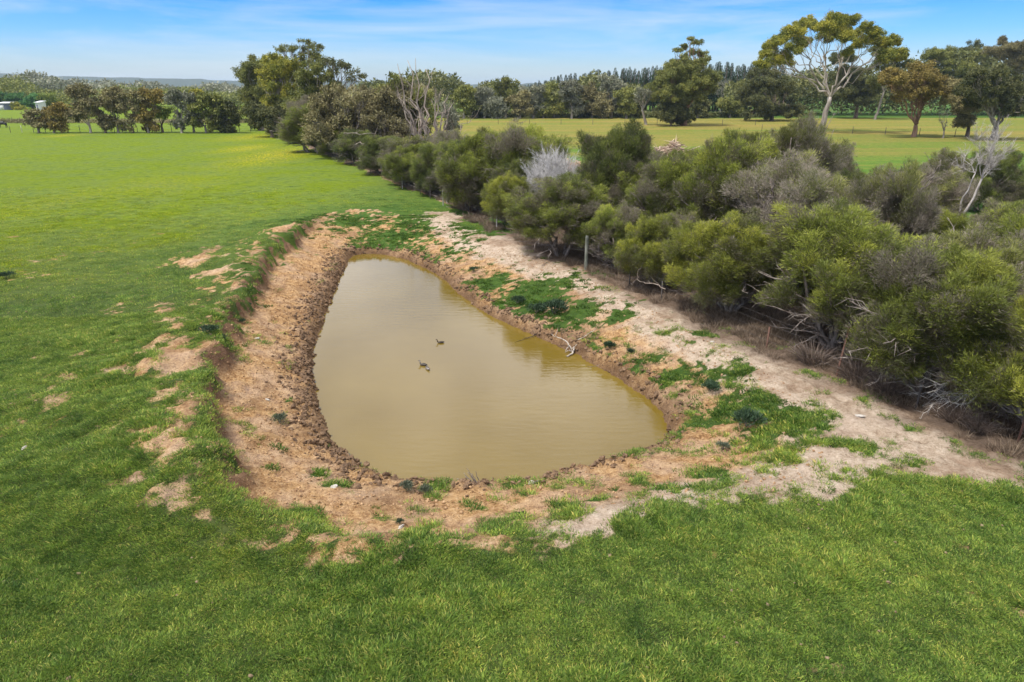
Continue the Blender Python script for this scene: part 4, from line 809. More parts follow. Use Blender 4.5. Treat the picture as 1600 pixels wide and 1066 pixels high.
# other individual trees on the field: bx, by, clump spec (cx, cy, rx, ry, n, rpx), leaf, bark, trunk r, fork px above the base
def blob_tree(name, bx, by, blobs, leaf, bark, tr_r, fork_px, label, group, seed, nlv=700, limbs=5, ls=(.34, .13), depth=.75, bare=0, forkdx=0, droop=.35, twigs=3, grow=1):
    rg = np.random.default_rng(seed); pts = []
    for (cx, cy, rx, ry, n, rp) in blobs:
        for _ in range(n):
            a = rg.uniform(0, 6.28); r = math.sqrt(rg.random()) * grow; pts.append((cx + rx * r * math.cos(a), cy + ry * r * math.sin(a), rp * rg.uniform(.75, 1.25) * (1 + (grow - 1) * .5)))
    loc, cl, t = from_px(bx, by, pts, rg, depth); cm, tm = gum_meshes(cl, (forkdx * t, 0, fork_px * t), tr_r, rg, leaf, bark, nlv, ls, limbs, bare=bare, droop=droop, twigs=twigs)
    return plant(name, loc, cm, tm, label, 'tree', group)
GF = 'gum trees of the golden field'
blob_tree('gum_tree', 1205, 189, [(1205,150,45,28,34,10),(1195,118,22,12,10,8),(1190,178,28,6,8,6),(1235,172,20,10,8,7)], 'dark', 'brown', .5, 14, 'wide dark drooping gum behind the tallest pale gum', GF, 62)
blob_tree('gum_tree', 1336, 185, [(1335,132,34,30,26,10),(1320,95,18,14,8,8),(1360,130,16,20,8,8)], 'dark', 'brown', .5, 18, 'dark round gum with a short forked trunk past the pale gum', GF, 63)
blob_tree('gum_tree', 1367, 187, [(1378,85,14,14,8,8),(1395,95,26,14,10,8),(1410,88,12,8,5,7),(1372,120,10,16,5,7)], 'olive', 'grey', .28, 40, 'thin leaning grey gum with a high sparse crown', GF, 64, forkdx=6, limbs=3)
blob_tree('gum_tree', 1427, 214, [(1432,125,44,22,34,9),(1400,120,18,12,8,7),(1462,130,22,18,12,8),(1425,150,30,12,10,7)], 'rust', 'red', .40, 18, 'rusty orange crowned gum with several red brown trunks', GF, 65, limbs=7)
blob_tree('small_tree', 1473, 216, [(1473,185,11,16,12,4)], 'grey', 'grey', .14, 10, 'small leafless grey tree beside the rusty crowned gum', GF, 66, nlv=90, ls=(.3, .08))
blob_tree('gum_tree', 1510, 214, [(1510,150,30,26,22,9),(1505,185,18,12,10,6),(1485,135,14,14,6,8)], 'brown', 'brown', .32, 16, 'brown leaved gum with drooping green skirts between two larger gums', GF, 67)
blob_tree('gum_tree', 1551, 219, [(1555,140,44,34,38,10),(1590,160,22,24,12,9),(1520,130,20,18,8,8)], 'dark', 'grey', .5, 20, 'large dark gum forking low into pale trunks at the field edge', GF, 68, limbs=7)
blob_tree('gum_tree', 1497, 180, [(1500,90,40,12,16,8),(1470,85,22,8,8,7),(1515,105,40,14,12,9)], 'olive', 'grey', .45, 50, 'tall gum behind with a flat golden topped crown', GF, 69)
blob_tree('gum_tree', 1590, 182, [(1580,72,26,14,14,8),(1600,95,24,20,14,9),(1555,85,14,8,6,7),(1612,70,16,14,8,8)], 'brown', 'grey', .5, 50, 'tall brown crowned gum behind at the edge of the field', GF, 70)
blob_tree('gum_tree', 1521, 176, [(1521,82,20,12,12,8),(1540,100,24,14,8,8)], 'dark', 'grey', .4, 50, 'gum with a dark bluish domed top between two tall gums', GF, 71)
blob_tree('gum_tree', 1010, 195, [(1010,145,14,10,12,6),(1000,152,8,6,4,5)], 'grey', 'white', .3, 22, 'pale gum leaning toward the dense red trunked gum', GF, 72, forkdx=-8, nlv=300)
blob_tree('bush', 1048, 197, [(1046,168,22,20,26,8),(1060,182,18,10,10,7)], 'dark', 'brown', .2, 6, 'dark bushy growth against the thick red brown trunk', None, 73)
blob_tree('bare_tree', 1125, 176, [(1127,137,18,14,20,6)], 'grey', 'white', .25, 14, 'bare white barked tree standing before the pines', GF, 74, nlv=60, twigs=7, limbs=6)
blob_tree('gum_tree', 1160, 180, [(1160,150,18,18,14,8),(1150,165,14,8,5,6)], 'olive', 'grey', .3, 10, 'olive gum with pale stems in front of the pines', GF, 75)

# leafy gums at the far end of the hedge
HG = 'gum trees at the far end of the hedge'
blob_tree('gum_tree', 408, 204, [(398,125,20,26,22,9),(385,150,14,24,10,8),(410,150,20,26,14,8)], 'olive', 'grey', .5, 20, 'gum forming the dark end of the leafy gum group', HG, 80, grow=1.2)
blob_tree('gum_tree', 440, 210, [(435,105,26,18,18,9),(440,135,28,24,22,9),(430,170,26,16,10,8)], 'golden', 'white', .5, 20, 'golden green gum in the middle of the leafy group', HG, 81, grow=1.15)
blob_tree('gum_tree', 478, 208, [(470,78,30,8,12,4.5),(450,72,10,5,4,4),(495,72,14,5,6,4),(485,95,26,12,12,6),(430,78,14,5,4,4),(478,65,18,3,5,3.5)], 'olive', 'grey', .4, 50, 'tall sparse gum rising above the leafy group', HG, 82, limbs=6, nlv=340)
blob_tree('gum_tree', 505, 222, [(500,125,24,20,20,8),(480,150,26,20,14,8),(520,155,20,18,10,8)], 'olive', 'white', .45, 24, 'olive gum on the field side of the leafy group', HG, 83, grow=1.3)
blob_tree('gum_tree', 535, 222, [(535,108,22,12,10,5),(555,118,12,8,6,4.5),(520,98,14,8,6,5)], 'dark', 'grey', .3, 60, 'thin crowned dark gum behind the brown spreading gum', HG, 84, nlv=300)
blob_tree('gum_tree', 425, 215, [(425,180,24,18,18,7),(400,180,14,14,8,7)], 'dark', 'brown', .3, 8, 'low dark gum beneath the leafy group', HG, 85, grow=1.3)
blob_tree('gum_tree', 560, 240, [(555,175,55,32,52,9),(520,195,30,20,16,8),(500,175,22,18,10,8),(600,165,35,22,22,9)], 'brown', 'grey', .5, 14, 'wide spreading brown gum crowding over the fence', HG, 86, limbs=9, droop=.1, nlv=520, twigs=7, grow=1.2)
blob_tree('gum_tree', 628, 240, [(625,160,30,24,26,9),(650,190,25,18,10,8),(620,125,16,8,8,6)], 'olive', 'grey', .4, 20, 'brownish olive gum right behind the dead tree', HG, 87, droop=.1, nlv=520, twigs=6, grow=1.3)
blob_tree('gum_tree', 535, 246, [(515,190,40,24,30,8),(545,165,34,22,22,8),(500,215,24,12,12,7),(565,210,30,18,18,7)], 'brown', 'grey', .35, 10, 'low brown gum with pale limbs pushing over the fence nearest the paddock', HG, 90, limbs=8, droop=.1, nlv=420, twigs=8)
blob_tree('gum_tree', 600, 250, [(600,200,34,24,26,8),(620,225,26,14,14,7),(580,230,24,12,10,7)], 'brown', 'grey', .35, 10, 'low brown gum just before the many stemmed dead tree', HG, 91, limbs=7, droop=.1, nlv=420, twigs=8)
blob_tree('gum_tree', 600, 236, [(590,165,34,26,34,9),(560,150,30,14,16,8),(640,150,26,16,16,8),(580,200,40,16,16,8)], 'brown', 'grey', .45, 14, 'second brown gum merging with the wide spreading one', HG, 89, limbs=8, droop=.1, nlv=460, twigs=6)
blob_tree('gum_tree', 700, 225, [(700,178,16,20,14,8),(716,200,12,10,6,7)], 'grey', 'grey', .25, 10, 'small grey gum where the hedge meets the golden field', HG, 88, nlv=260)

# tree row across the left paddock
LR = 'trees along the far paddock fence'
for k, (bx, by, bl, lf, bk, lab) in enumerate([
 (61,208,[(60,185,15,10,14,5)],'brown','grey','low brownish tree nearest the cow in the far row'),
 (85,208,[(84,180,16,13,20,5.5),(90,196,14,8,8,5)],'rust','grey','dense reddish brown tree beside the low brownish one in the far row'),
 (142,208,[(128,150,18,14,20,6),(140,170,16,12,10,5),(118,180,14,7,10,5)],'brown','white','tall tree with a white trunk in the far row'),
 (165,208,[(165,168,14,14,14,5),(172,192,14,9,10,5)],'brown','brown','brown bushy tree touching the white trunked one'),
 (185,208,[(178,147,17,9,14,5.5),(180,165,12,8,6,5)],'brown','grey','rounded brown crowned tree in the middle of the far row'),
 (208,208,[(203,152,13,9,10,5),(204,170,14,12,10,5),(200,196,9,6,6,4)],'brown','brown','pinkish brown tree between two rounded crowns of the far row'),
 (232,208,[(232,152,17,10,14,5.5),(232,180,14,16,14,5),(236,198,12,6,8,4)],'rust','grey','tall rust brown tree reaching to the ground in the far row'),
 (254,207,[(254,176,10,10,9,4)],'lime','brown','thin pale leaved sapling in the far row'),
 (284,208,[(280,150,18,10,14,5),(286,180,16,14,16,5)],'grey','white','grey tree with white upper limbs in the far row'),
 (303,207,[(304,148,10,6,8,5),(312,158,14,8,6,5)],'golden','grey','yellow green topped tree in the far row'),
 (322,208,[(325,165,20,14,22,6),(320,190,18,10,12,5)],'olive','grey','wide olive tree near the end of the far row'),
 (355,208,[(354,178,17,13,24,5.5),(354,195,14,7,8,5)],'dark','grey','dark round tree closing the far row'),
 (30,172,[(27,166,8,6,8,3.5)],'golden','brown','small yellow brown tree beside the white shed'),
 (18,170,[(17,154,18,10,18,5)],'bright','brown','rich green garden tree above the white shed'),
 (52,170,[(51,158,14,8,14,5)],'bright','brown','blue green rounded garden tree next to the rich green one'),
 (78,170,[(78,159,15,8,14,5)],'lime','brown','light yellow green garden tree in the distance'),
 ]):
    blob_tree('paddock_tree' if k < 12 else 'garden_tree', bx, by, bl, lf, bk, .22, 10, lab, LR if k < 12 else 'garden trees by the shed', 400 + k, nlv=300, limbs=4, ls=(.5, .2), depth=.6, grow=1.18)

# middle tree row across the golden field
MR = 'tree row behind the golden field'
mid = [(725,128,36,'olive'),(757,135,30,'grey'),(790,118,30,'olive'),(812,140,30,'brown'),(833,130,34,'grey'),(865,128,40,'olive'),(893,125,40,'grey'),(925,128,34,'brown'),(955,115,40,'grey'),(978,140,30,'olive'),(1090,150,30,'dark'),(745,150,30,'dark'),(775,155,26,'grey'),(848,160,24,'olive'),(905,160,24,'dark'),(940,155,24,'brown'),(990,150,26,'dark'),(1140,150,28,'olive')]
desc = ['olive crowned tree at the start of the row behind the golden field', 'thin grey tree second in the row behind the golden field', 'tall narrow tree with a tufted top in the far row', 'low brownish tree beside the tall tufted one', 'silvery grey tree with a full crown in the far row', 'broad olive tree in the middle of the far row', 'large grey green tree touching the broad olive one', 'brown topped tree in front of the first pines', 'tall whitish grey tree with a white forked trunk before the pines', 'olive tree following the whitish one before the pines', 'dark tree hidden behind the red trunked gum', 'dark low tree under the thin grey one', 'short grey tree near the tufted one', 'short olive tree under the silvery one', 'short dark tree among the large grey green ones', 'short brown tree below the whitish one', 'dark bushy tree toward the leaning pale gum', 'olive tree past the bare white barked one']
for k, (bx, ty, w_, lf) in enumerate(mid):
    by = 185.5 - (k % 3) * .6; h = by - ty
    blob_tree('row_tree', bx, by, [(bx, ty + h * .30, w_ * .5, h * .24, 13, 6.5), (bx + 3, ty + h * .62, w_ * .42, h * .20, 9, 6)], lf, 'white' if lf == 'grey' else 'grey', .32, h * .3, desc[k], MR, 450 + k, nlv=210, limbs=4, ls=(.6, .24), depth=.7)

# pines
def pine_mesh(seed, H=22, R=3.2):
    rg = np.random.default_rng(seed); cr = MB(); tm = MB(); tube(tm, [(0, 0, -.2), (.1, 0, H * .5), (0, 0, H * .98)], [.32, .2, .04], 6)
    n = 2200; u = rg.random(n) ** .8; z = H * (.12 + .88 * u); tier = .78 + .22 * np.sin(z * 2.6 + seed); r = R * (1 - u) ** .95 * tier * (.45 + .55 * rg.random(n) ** .5) + .12; a = rg.random(n) * 6.283
    P = np.c_[r * np.cos(a), r * np.sin(a), z]; D = unit(np.c_[np.cos(a), np.sin(a), .35 + .5 * rg.random(n)] + rg.normal(size=(n, 3)) * .3)
    kq = (1.25 - u) ; leaves(cr, P, D, rg.uniform(.5, 1.2, n) * kq, rg.uniform(.2, .42, n) * kq, rg.random(n), rg); return cr.mesh('crown', LF['pine']), tm.mesh('trunk', BK['brown'], True)
pines = [pine_mesh(500 + k, 22, 2.7 + .4 * k) for k in range(4)]
def pine_top(px): return float(np.interp(px, [820, 870, 940, 1040, 1110, 1160, 1200, 1400], [134, 119, 109, 103, 98, 99, 96, 92]))
rr = random.Random(3); first = {}
for row in range(3):
    px = 815 + row * 4
    while px < 1215:
        Yd = 262 + row * 9; zc = CAM_H * sp + Yd * cp; X_ = (px - 800) * zc / FPX + rr.uniform(-.6, .6); h = (z_at(pine_top(px), Yd)) * rr.uniform(.92, 1.03); cm, tm = pines[rr.randrange(4)]
        plant('pine_tree', (X_, Yd + rr.uniform(-2, 2), 0), cm, tm, 'slender dark plantation pine standing in the close ranks behind the tree row', 'tree', 'plantation pines', rr.uniform(0, 6), (h / 15, h / 15, h / 22)); px += rr.uniform(7.5, 11)

# farther woods: masses nobody could count
def wood(name, label, x0, x1, Yd, ytop, leaf, seed, n, zlo=.5, size=(1.6, .8), depth=14, rough=.3):
    rg = np.random.default_rng(seed); mb = MB(); px = rg.uniform(x0, x1, n); Yv = Yd + rg.uniform(-1, 1, n) * depth; zc = CAM_H * sp + Yv * cp; X_ = (px - 800) * zc / FPX
    base_top = np.interp(px, [q[0] for q in ytop], [q[1] for q in ytop]); ht = CAM_H + Yd * (138 - base_top) / FPX / (cp * cp)
    ht = ht * (.62 + .5 * vn(X_ / 7, Yv * 0 + seed, seed) * 1.0) * (1 - rough * .5 + rough * vn(X_ / 2.4, Yv / 3, seed + 3)); z = zlo + (ht - zlo) * rg.random(n) ** .55; z = np.maximum(z, .3)
    D = unit(rg.normal(size=(n, 3)) + [0, 0, .2]); tn = np.clip(.25 + .5 * vn(X_ / 5, z / 3, seed + 9) + rg.normal(size=n) * .12, 0, 1); leaves(mb, np.c_[X_, Yv, z], D, rg.uniform(.6, 1.2, n) * size[0], rg.uniform(.6, 1.2, n) * size[1], tn, rg)
    o = mb.build(name, LF[leaf]); o['kind'] = 'stuff'; o['label'] = label; return o
wood('woods', 'hazy line of woodland beyond the far paddocks', -120, 460, 420, [(-120,124),(0,128),(60,122),(110,130),(160,128),(230,128),(300,134),(350,133),(400,130),(460,128)], 'grey', 600, 30000, size=(1.9, .9))
wood('woods', 'brownish nearer belt of woodland past the sheds', -100, 420, 330, [(-100,140),(40,124),(70,138),(150,138),(250,138),(420,136)], 'olive', 601, 16000, size=(1.5, .7))
wood('woods', 'dark woodland behind the golden field tree row', 560, 1000, 250, [(560,128),(650,122),(700,126),(780,128),(850,128),(1000,125)], 'dark', 602, 22000, size=(1.4, .6), zlo=.1)
wood('woods', 'dark woodland filling the gaps behind the field gums', 1130, 1720, 235, [(1130,135),(1200,120),(1300,112),(1400,108),(1500,104),(1720,95)], 'dark', 603, 30000, size=(1.4, .6), zlo=.1)
wood('undergrowth', 'low shrubbery along the foot of the tree row', 690, 1190, 212, [(690,170),(1190,168)], 'dark', 604, 14000, size=(.9, .4), depth=5, zlo=.1)
wood('dry_reeds', 'pinkish dry reeds across the far paddock', -60, 420, 178, [(-60,181),(100,181),(200,178),(300,180),(420,182)], 'brown', 605, 9000, size=(.9, .16), depth=4, zlo=.05)

# distant hills
rg = np.random.default_rng(90); hx = np.linspace(-4200, 2600, 240); hy = np.linspace(0, 1, 14); HX, HY = np.meshgrid(hx, hy); prof = np.sin(HY * math.pi)
crest_h = np.interp(HX, [-4200, -2600, -1950, -1400, -900, -300, 2600], [60, 58, 52, 44, 30, 24, 20]) * (.85 + .3 * vn(HX / 300, HX * 0, 4)) + 7 * vn(HX / 40, HX * 0, 5)
HZ = prof * crest_h + (prof > .3) * rg.random(HX.shape) * 3 - 1; i = np.arange(13)[:, None] * 240 + np.arange(239)[None]; mb = MB()
mb.add(np.c_[HX.ravel(), (2500 + HY * 900).ravel(), HZ.ravel()], None, np.stack([i, i + 1, i + 241, i + 240], -1).reshape(-1, 4)); hills = mb.build('hills', plain_mat('wooded_hill', (.035, .05, .025), .9, scale=.02)); hills['kind'] = 'structure'
exec_marker = 2

# ------------------------------------------------------------------ fences
M_RUST = plain_mat('rusty_steel', (.13, .065, .045), .8); M_BLACK = plain_mat('black_steel', (.055, .045, .04), .6); M_WIRE = plain_mat('fence_wire', (.16, .14, .13), .5, .6)
M_POST = bark_mat('weathered_post', (.12, .13, .10), (.27, .27, .23), 7); M_PALE = bark_mat('pale_timber', (.36, .33, .30), (.56, .53, .49), 7)
def fence_pt(u): return FA + FD * u
fence = empty('wire_fence', (FA[0], FA[1], 0)); tag(fence, 'old wire fence running along the hedge past the pond', 'fence')
posts = [(1595,690,1.35,'rust',.03),(1436,636,1.5,'black',.04),(1311,586,1.55,'rust',.15),(1202,541,.75,'rust',.02),(1037,468,.75,'black',0),(987,446,1.3,'black',0),(919,420,1.6,'wood',0),(873,398,.95,'black',0),(779,357,1.35,'pale',0),(773,350,1.0,'black',0),(735,337,1.1,'black',0),(695,321,1.15,'pale',0),(701,318,1.1,'pale',0),(675,311,1.1,'black',0),(659,304,1.2,'black',0),(631,295,1.25,'pale',0)]
tops = []
def post(x, y, h, kind, lean):
    z = gz(x, y); mb = MB(); lx = lean * .9
    if kind in ('rust', 'black'):
        # three-winged steel picket
        for k in range(3):
            a = k * 2.094 + .4; d = np.array([math.cos(a), math.sin(a), 0]) * .03; n_ = np.array([-math.sin(a), math.cos(a), 0]) * .005
            b = np.array([0, 0, -.2]); tp = np.array([lx, 0, h]); V = [b - n_, b + n_, b + d + n_, b + d - n_, tp - n_, tp + n_, tp + d + n_, tp + d - n_]
            mb.add(V, None, [(0, 1, 5, 4), (1, 2, 6, 5), (2, 3, 7, 6), (3, 0, 4, 7), (4, 5, 6, 7)])
        m_ = M_RUST if kind == 'rust' else M_BLACK
    else:
        r = .085 if kind == 'wood' else .04; p = np.array([[0, 0, -.2], [lx * .3, 0, h * .4], [lx * .8, 0, h * .9], [lx, 0, h]]); tube(mb, p, [r * 1.05, r, r * .96, r * .85], 9, .5); m_ = M_POST if kind == 'wood' else M_PALE
    o = mb.build('post', m_, fence, kind in ('wood', 'pale')); o.location = (x - FA[0], y - FA[1], z)
    return np.array([x, y, z, h, lx])
for (px, py, h, kd, ln) in posts:
    x, y, _ = at(px, py); tops.append(post(x - FN[0] * .12, y - FN[1] * .12, h, kd, ln))
u = fence_along(*tops[-1][:2]) + 4.0; k = 0
while u < 150:
    q = fence_pt(u); tops.append(post(q[0], q[1], 1.2, ['black', 'black', 'black', 'pale', 'black', 'black', 'black'][k % 7], 0)); u += 4.2; k += 1
q = fence_pt(-4.5); tops.insert(0, post(q[0], q[1], 1.3, 'rust', 0)); tops.sort(key=lambda a: fence_along(a[0], a[1]))
for zf in (.25, .5, .75, .97):
    mb = MB(); P = []
    for a, b in zip(tops[:-1], tops[1:]):
        for s_ in (0, .33, .66):
            x = a[0] + (b[0] - a[0]) * s_; y = a[1] + (b[1] - a[1]) * s_; z = a[2] + (b[2] - a[2]) * s_ + zf * 1.1 - .03 * math.sin(s_ * math.pi); P.append((x - FA[0], y - FA[1], z))
    tube(mb, P, .0035, 4, cap=False); mb.build('wire', M_WIRE, fence)
def field_fence(name, a, b, n, h, label, pale=.3, mats=None):
    ax, ay, _ = at(*a); bx, by, _ = at(*b); f = empty(name, (ax, ay, 0)); tag(f, label, 'fence')
    for k in range(n):
        x = (bx - ax) * k / (n - 1); y = (by - ay) * k / (n - 1); mb = MB(); tube(mb, [(0, 0, -.1), (.01, 0, h * .6), (0, 0, h)], [.05, .05, .04], 6); o = mb.build('post', M_PALE if (k % 3 == 0 and pale) else M_BLACK, f); o.location = (x, y, 0)
    for zf in (.4, .8):
        mb = MB(); tube(mb, [(0, 0, h * zf), ((bx - ax) * .5, (by - ay) * .5, h * zf), (bx - ax, by - ay, h * zf)], .006, 4); mb.build('wire', M_WIRE, f)
field_fence('wire_fence', (-20, 207.5), (392, 206), 24, 1.3, 'long thin fence running under the far paddock trees')
field_fence('wire_fence', (730, 194), (1180, 196), 10, 1.3, 'thin wire fence crossing the golden field in front of the tree row', 0)
field_fence('wire_fence', (1190, 205), (1610, 217), 9, 1.3, 'thin wire fence crossing the golden field under the large gums', 0)

# ------------------------------------------------------------------ plants of the bank
M_WEED = leaf_mat('blue_green_weed', [(.02, .04, .02), (.04, .075, .035), (.07, .115, .06), (.12, .17, .10)], .2)
M_WEED2 = leaf_mat('grey_green_weed', [(.06, .075, .045), (.10, .125, .08), (.16, .18, .12), (.22, .24, .17)], .2)
def weed_mesh(seed, mat, R=.5, H=.45, n=900):
    rg = np.random.default_rng(seed); mb = MB()
    for k in range(9):
        a = rg.random() * 6.28; r = R * .55 * math.sqrt(rg.random()); c = np.array([r * math.cos(a), r * math.sin(a), H * .45]); m = n // 9; d = sph(rg, m); d[:, 2] = np.abs(d[:, 2]) * .9 - .15
        P = c + d * (R * .45 * rg.random(m) ** .4)[:, None] * [1, 1, H / R]; P[:, 2] = np.maximum(P[:, 2], .0); leaves(mb, P, unit(d + [0, 0, .6] + rg.normal(size=(m, 3)) * .3), rg.uniform(.07, .16, m), rg.uniform(.02, .04, m), np.clip(.4 + .25 * rg.normal(size=m), 0, 1), rg)
    st = MB()
    for k in range(6):
        a = rg.random() * 6.28; tube(st, [(0, 0, -.04), (math.cos(a) * R * .3, math.sin(a) * R * .3, H * .4), (math.cos(a) * R * .5, math.sin(a) * R * .5, H * .7)], [.012, .01, .005], 4)
    return mb.mesh('foliage', mat), st.mesh('stem', M_TWIG)
wm = [weed_mesh(700 + k, M_WEED) for k in range(3)]; wg = [weed_mesh(710 + k, M_WEED2, .45, .55) for k in range(2)]
for k, (px, py, w_, z_, kind, lab) in enumerate([
 (808,468,26,-.5,0,'small dark weed bush farthest up the bank of the dark weed trio'),(838,480,34,-.45,0,'dark weed bush in the middle of the trio on the bank'),(866,484,46,-.45,0,'largest dark weed bush of the trio on the green bank'),
 (953,537,22,-.5,0,'round dark weed above the forked driftwood'),(986,547,16,-.5,0,'smaller round dark weed next to the one above the driftwood'),(1111,609,36,-.4,0,'low dark weed beside the reddish dirt patch'),
 (1168,668,56,-.35,0,'wide dark weed on the large green patch of the bank'),(1128,706,24,-.5,1,'upright grey green weed standing alone on pale soil'),(438,658,28,-.5,1,'grey green weed alone on the orange clay slope'),
 (638,780,30,-.9,1,'taller grey green weed at the near waterline'),(665,784,24,-.9,1,'shorter grey green weed at the near waterline'),(330,540,30,.15,0,'dark weed hanging on the broken edge of the bank'),
 (350,552,20,-.1,0,'small dark weed just below the broken edge'),(12,436,24,0,0,'dark weed in the open paddock'),(740,425,16,-.6,0,'tiny dark weed on the far bank'),(378,512,14,-.3,0,'dark weed halfway along the broken bank'),(388,488,14,-.2,0,'small dark weed under the far part of the broken bank'),(625,828,16,-.3,0,'low weed in the patch of grass before the pond')]):
    x, y, t = at(px, py, z_); cm, tm = (wg if kind else wm)[k % (2 if kind else 3)]; s_ = w_ * t / .95; o = empty('weed_plant', (x, y, gz(x, y)), k * 1.3, s_)
    for nm, me in (('foliage', cm), ('stem', tm)):
        c = bpy.data.objects.new(nm, me); C.objects.link(c); c.parent = o
    tag(o, lab, 'weed', 'weed plants round the pond')
dm = tuft_mesh('tussock', 420, .22, .25, .6, .012, leaf_mat('brown_tussock', [(.10, .075, .06), (.20, .15, .12), (.32, .25, .20)], .2, vary=0), 730, 1.3)
for k, (px, py, w_, lab) in enumerate([(1492,655,60,'dry brown grass tussock nearer the middle of the fence'),(1527,672,46,'dry brown grass tussock with green base by the fence corner'),(1340,590,70,'wide mat of dry brown grass at the leaning picket'),(1270,565,60,'dry brown grass clump under the large rounded shrub'),(1385,612,60,'dry brown grass clump between the two near pickets')]):
    x, y, t = at(px, py); o = empty('grass_tussock', (x, y, gz(x, y)), k, w_ * t / .8); c = bpy.data.objects.new('blades', dm); C.objects.link(c); c.parent = o; tag(o, lab, 'grass tussock', 'dry tussocks along the fence')
M_STONE = clod_mat('pale_stone', (.36, .32, .27), (.58, .54, .48))
for k, (px, py, w_, z_, lab) in enumerate([(1343,652,15,0,'long white stone on the sandy track'),(833,765,16,W+.25,'pale flat stone at the near water edge'),(627,828,14,-.2,'pale stone in the grass before the pond'),(42,714,14,0,'white stone in the lawn at the frame edge'),(418,625,10,-.5,'pale stone on the orange clay slope'),(1113,535,8,0,'small white stone beside the dry track'),(402,530,9,-.3,'small pale stone high on the clay slope'),(522,775,14,-.7,'whitish lump at the foot of the clay slope'),(1303,547,4,.9,'tiny white insulator stone under the hedge')][:8]):
    x, y, t = at(px, py, z_); me = clod_mesh('stone', 740 + k, M_STONE); o = bpy.data.objects.new('stone', me); C.objects.link(o); s_ = w_ * t / 2; o.scale = (s_, s_ * .7, s_ * .5); o.location = (x, y, gz(x, y) + s_ * .12); o.rotation_euler = (0, 0, k * .7 - .3); tag(o, lab, 'stone', 'pale stones round the pond')

# ------------------------------------------------------------------ ducks
def duck(px, py, rz, label, cols, Ln=.30, neck=.5, headdip=False):
    x, y, _ = at(px, py, W); o = empty('duck', (x, y, W), rz, Ln / .5)
    # rings of an egg-shaped floating body running into neck and head; one continuous surface
    prof = [(-.27,.075,.008,.008),(-.22,.06,.03,.022),(-.15,.045,.07,.05),(-.05,.03,.095,.07),(.06,.03,.095,.072),(.13,.045,.07,.065),(.165,.085,.042,.045),(.175,.14,.032,.034),(.185,.19,.030,.032),(.205,.225,.036,.036),(.235,.235,.036,.034),(.262,.228,.022,.022),(.28,.222,.012,.009)]
    if headdip: prof = prof[:5] + [(.14,.05,.07,.06),(.19,.075,.045,.045),(.225,.10,.035,.036),(.255,.115,.036,.036),(.285,.10,.034,.032),(.305,.08,.02,.02),(.315,.065,.01,.008)]
    mb = MB(); m = 12; P = np.array([(q[0], 0, q[1]) for q in prof]); d = unit(np.gradient(P, axis=0)); V = []; ti = []
    for k, q in enumerate(prof):
        up = np.cross(d[k], [0, 1, 0]) * -1; up = up if up[2] > 0 or abs(d[k][2]) > .8 else -up
        for j in range(m):
            a = j * 6.283 / m; V.append(P[k] + np.array([0, 1, 0]) * math.cos(a) * q[2] + up * math.sin(a) * q[3]); ti.append((k + .5) / len(prof))
    i = np.arange(len(prof) - 1)[:, None] * m; j = np.arange(m)[None]; kk = (j + 1) % m; mb.add(V, [(0, b_, b_ + 1) for b_ in range(1, m - 1)] + [((len(prof) - 1) * m, (len(prof) - 1) * m + b_ + 1, (len(prof) - 1) * m + b_) for b_ in range(1, m - 1)], np.stack([i + j, i + kk, i + m + kk, i + m + j], -1).reshape(-1, 4), ti)
    mb.build('body', leaf_mat('duck_feathers', cols, 0, .5, 0), o, True)
    wm_ = plain_mat('duck_wing', cols[1], .6)
    for s_ in (-1, 1):
        mb = MB(); n1, n2 = 7, 5; V = []
        for a in range(n1):
            u_ = a / (n1 - 1); wdt = .055 * math.sin(math.pi * min(1, u_ * .85 + .12)) + .004
            for b_ in range(n2):
                v_ = b_ / (n2 - 1) - .5; V.append((.10 - u_ * .33, s_ * (.088 - .03 * u_ - abs(v_) * .02 + .012 * (1 - (2 * v_) ** 2)), .055 + v_ * wdt * 1.6 + u_ * .02))
        i = np.arange(n1 - 1)[:, None] * n2 + np.arange(n2 - 1)[None]; mb.add(V, None, np.stack([i, i + 1, i + n2 + 1, i + n2], -1).reshape(-1, 4)); w_ = mb.build('wing', wm_, o, True); sm = w_.modifiers.new('t', 'SOLIDIFY'); sm.thickness = .012
    mb = MB(); c0 = P[-2]; dr = d[-2]; tube(mb, [c0 - dr * .01, c0 + dr * .03, c0 + dr * .055], [.014, .012, .005], 6); mb.build('bill', plain_mat('duck_bill', (.05, .045, .04), .4), o)
    return tag(o, label, 'duck', 'ducks on the pond')
duck(688, 536, math.radians(185), 'dark brown duck swimming alone on the pond', [(.03,.022,.018),(.06,.045,.03),(.10,.07,.05),(.05,.035,.025)], .30)
duck(661, 571, math.radians(155), 'grey and dark duck with raised head swimming behind its mate', [(.02,.018,.016),(.06,.05,.042),(.28,.25,.22),(.03,.025,.02)], .33)
duck(668, 577, math.radians(-65), 'pale breasted duck with lowered dark head in the close pair', [(.02,.018,.016),(.16,.14,.12),(.36,.33,.30),(.02,.016,.014)], .30, headdip=True)

